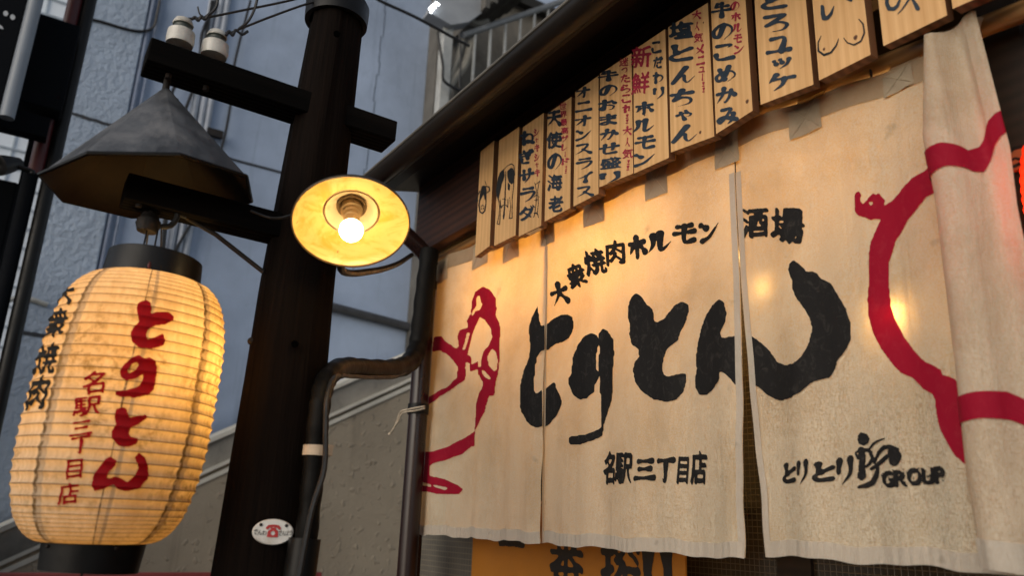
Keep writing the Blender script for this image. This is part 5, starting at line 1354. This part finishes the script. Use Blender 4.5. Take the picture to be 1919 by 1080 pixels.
        A2, B2 = k1([(430, 868)])[0], k1([(510, 838)])[0]; pa, pb = atY(*A2, YM+.006), atY(*B2, YM+.006)
        m = MB(); V = [(pa.x, YM+.003, pa.z-.002), (pb.x, YM+.003, pb.z-.002), (pb.x, YM+.020, pb.z-.002), (pa.x, YM+.020, pa.z-.002)]
        zc_ = [A.z+(B.z-A.z)*((v[0]-A.x)/(B.x-A.x))-.0012 for v in V]
        V = [(v[0], v[1], z) for v, z in zip(V, zc_)]
        m.add(V, [(0, 1, 2, 3)]); sk_ = m.build('price_sticker', M['white'], t)
    if i == 10:
        ik = Ink()
        ik.shape((), ks([[(140, 40, 12), (142, 80, 14), (150, 112, 15), (172, 112, 12), (195, 85, 10), (214, 35, 2)], [(300, -12, 12), (322, 0, 9)]], k3, 3.375), step=.8)
        ik.build('black_lettering', bsurf, M['paint_sky_tint'], t)
        ik = Ink()
        ik.shape((), ks([[(132, 225, 2), (112, 270, 4.5), (115, 320, 6), (150, 346, 7), (195, 330, 6), (228, 285, 5), (244, 242, 2)], [(275, 238, 2.5), (298, 268, 4), (340, 282, 5), (385, 258, 5), (406, 205, 5), (398, 150, 5), (370, 118, 3)]], k3, 3.375), step=.7)
        ik.build('curve_drawing', bsurf, M['doodle'], t)
    if i == 11:
        ik = Ink()
        ik.shape((), ks([[(548, -20, 12), (548, 20, 13), (562, 52, 14), (590, 55, 12), (615, 35, 10), (632, -10, 6)], [(735, -60, 5), (690, -10, 6), (650, 50, 5), (606, 100, 1)], [(690, -40, 6), (715, 0, 9), (735, 35, 14), (742, 50, 15)]], k3, 3.375), step=.8)
        ik.build('black_lettering', bsurf, M['paint_sky_tint'], t)

# ------------------------------------------------------------------ red lantern at the right edge
rl_ = thing('red_lantern', 'glowing red ribbed lantern at the right edge beside the bunched curtain', 'lantern', (-.5, 1.52, EYE+.6))
c0 = Vector((atY(1893, 372, 1.50).x+.132, 1.50, atY(2010, 385, 1.50).z)); nr = 16; prof = []
for i in range(nr*6+1):
    t = i/(nr*6); r = .06+.045*max(0, 1-abs(2*t-1)**2.6)**.5-.0022*abs(math.sin(math.pi*t*nr))
    prof.append((r, -.15+.30*t))
m_, N, L = nodes('red_lantern_paper')
d = N.new('ShaderNodeBsdfDiffuse'); d.inputs['Color'].default_value = (.55, .03, .015, 1)
t_ = N.new('ShaderNodeBsdfTranslucent'); t_.inputs['Color'].default_value = (.80, .05, .018, 1)
ms_ = N.new('ShaderNodeMixShader'); ms_.inputs[0].default_value = .55; L.new(d.outputs[0], ms_.inputs[1]); L.new(t_.outputs[0], ms_.inputs[2]); finish(N, L, ms_.outputs[0])
m = MB(); m.lathe(prof, c0, (0, 0, 1), 48); m.build('paper_body', m_, rl_)
m = MB(); m.lathe([(0, .185), (.05, .185), (.058, .180), (.062, .148)], c0, (0, 0, 1), 32); m.lathe([(.062, -.148), (.058, -.18), (0, -.18)], c0, (0, 0, 1), 32); m.build('end_ring', M['blackmetal'], rl_)
m = MB(); m.tube([c0+Vector((0, 0, .185)), Vector((c0.x, c0.y, 2.72))], .003, 6); m.build('cord', M['cable'], rl_)
lp = bpy.data.lights.new('red_lantern_lamp', 'POINT'); lp.energy = 2.2; lp.color = (1.0, .55, .3); lp.shadow_soft_size = .03
lo = bpy.data.objects.new('red_lantern_lamp', lp); COL.objects.link(lo); lo.location = c0
ps = thing('wall_poster', 'small dark orange and black poster on the door post above the red lantern', 'poster', tuple(atY(1902, 290, 1.48)))
a, b = atY(1886, 325, 1.478), atY(1950, 262, 1.478)
m = MB(); m.span((a.x, 1.476, a.z), (b.x, 1.486, b.z)); m.build('sheet', mat('poster_orange', (.30, .09, .03), .5), ps)
ik = Ink(); ik.shape((), [[(1888, 290, 2), (1900, 278, 3), (1919, 274, 3)], [(1890, 305, 2), (1902, 296, 2), (1919, 300, 3)], [(1900, 312, 3), (1912, 306, 3)]], step=1)
ik.build('printed_curves', plane_surf(1.476), M['inkblack'], ps)

bpy.data.objects.remove(_fo)
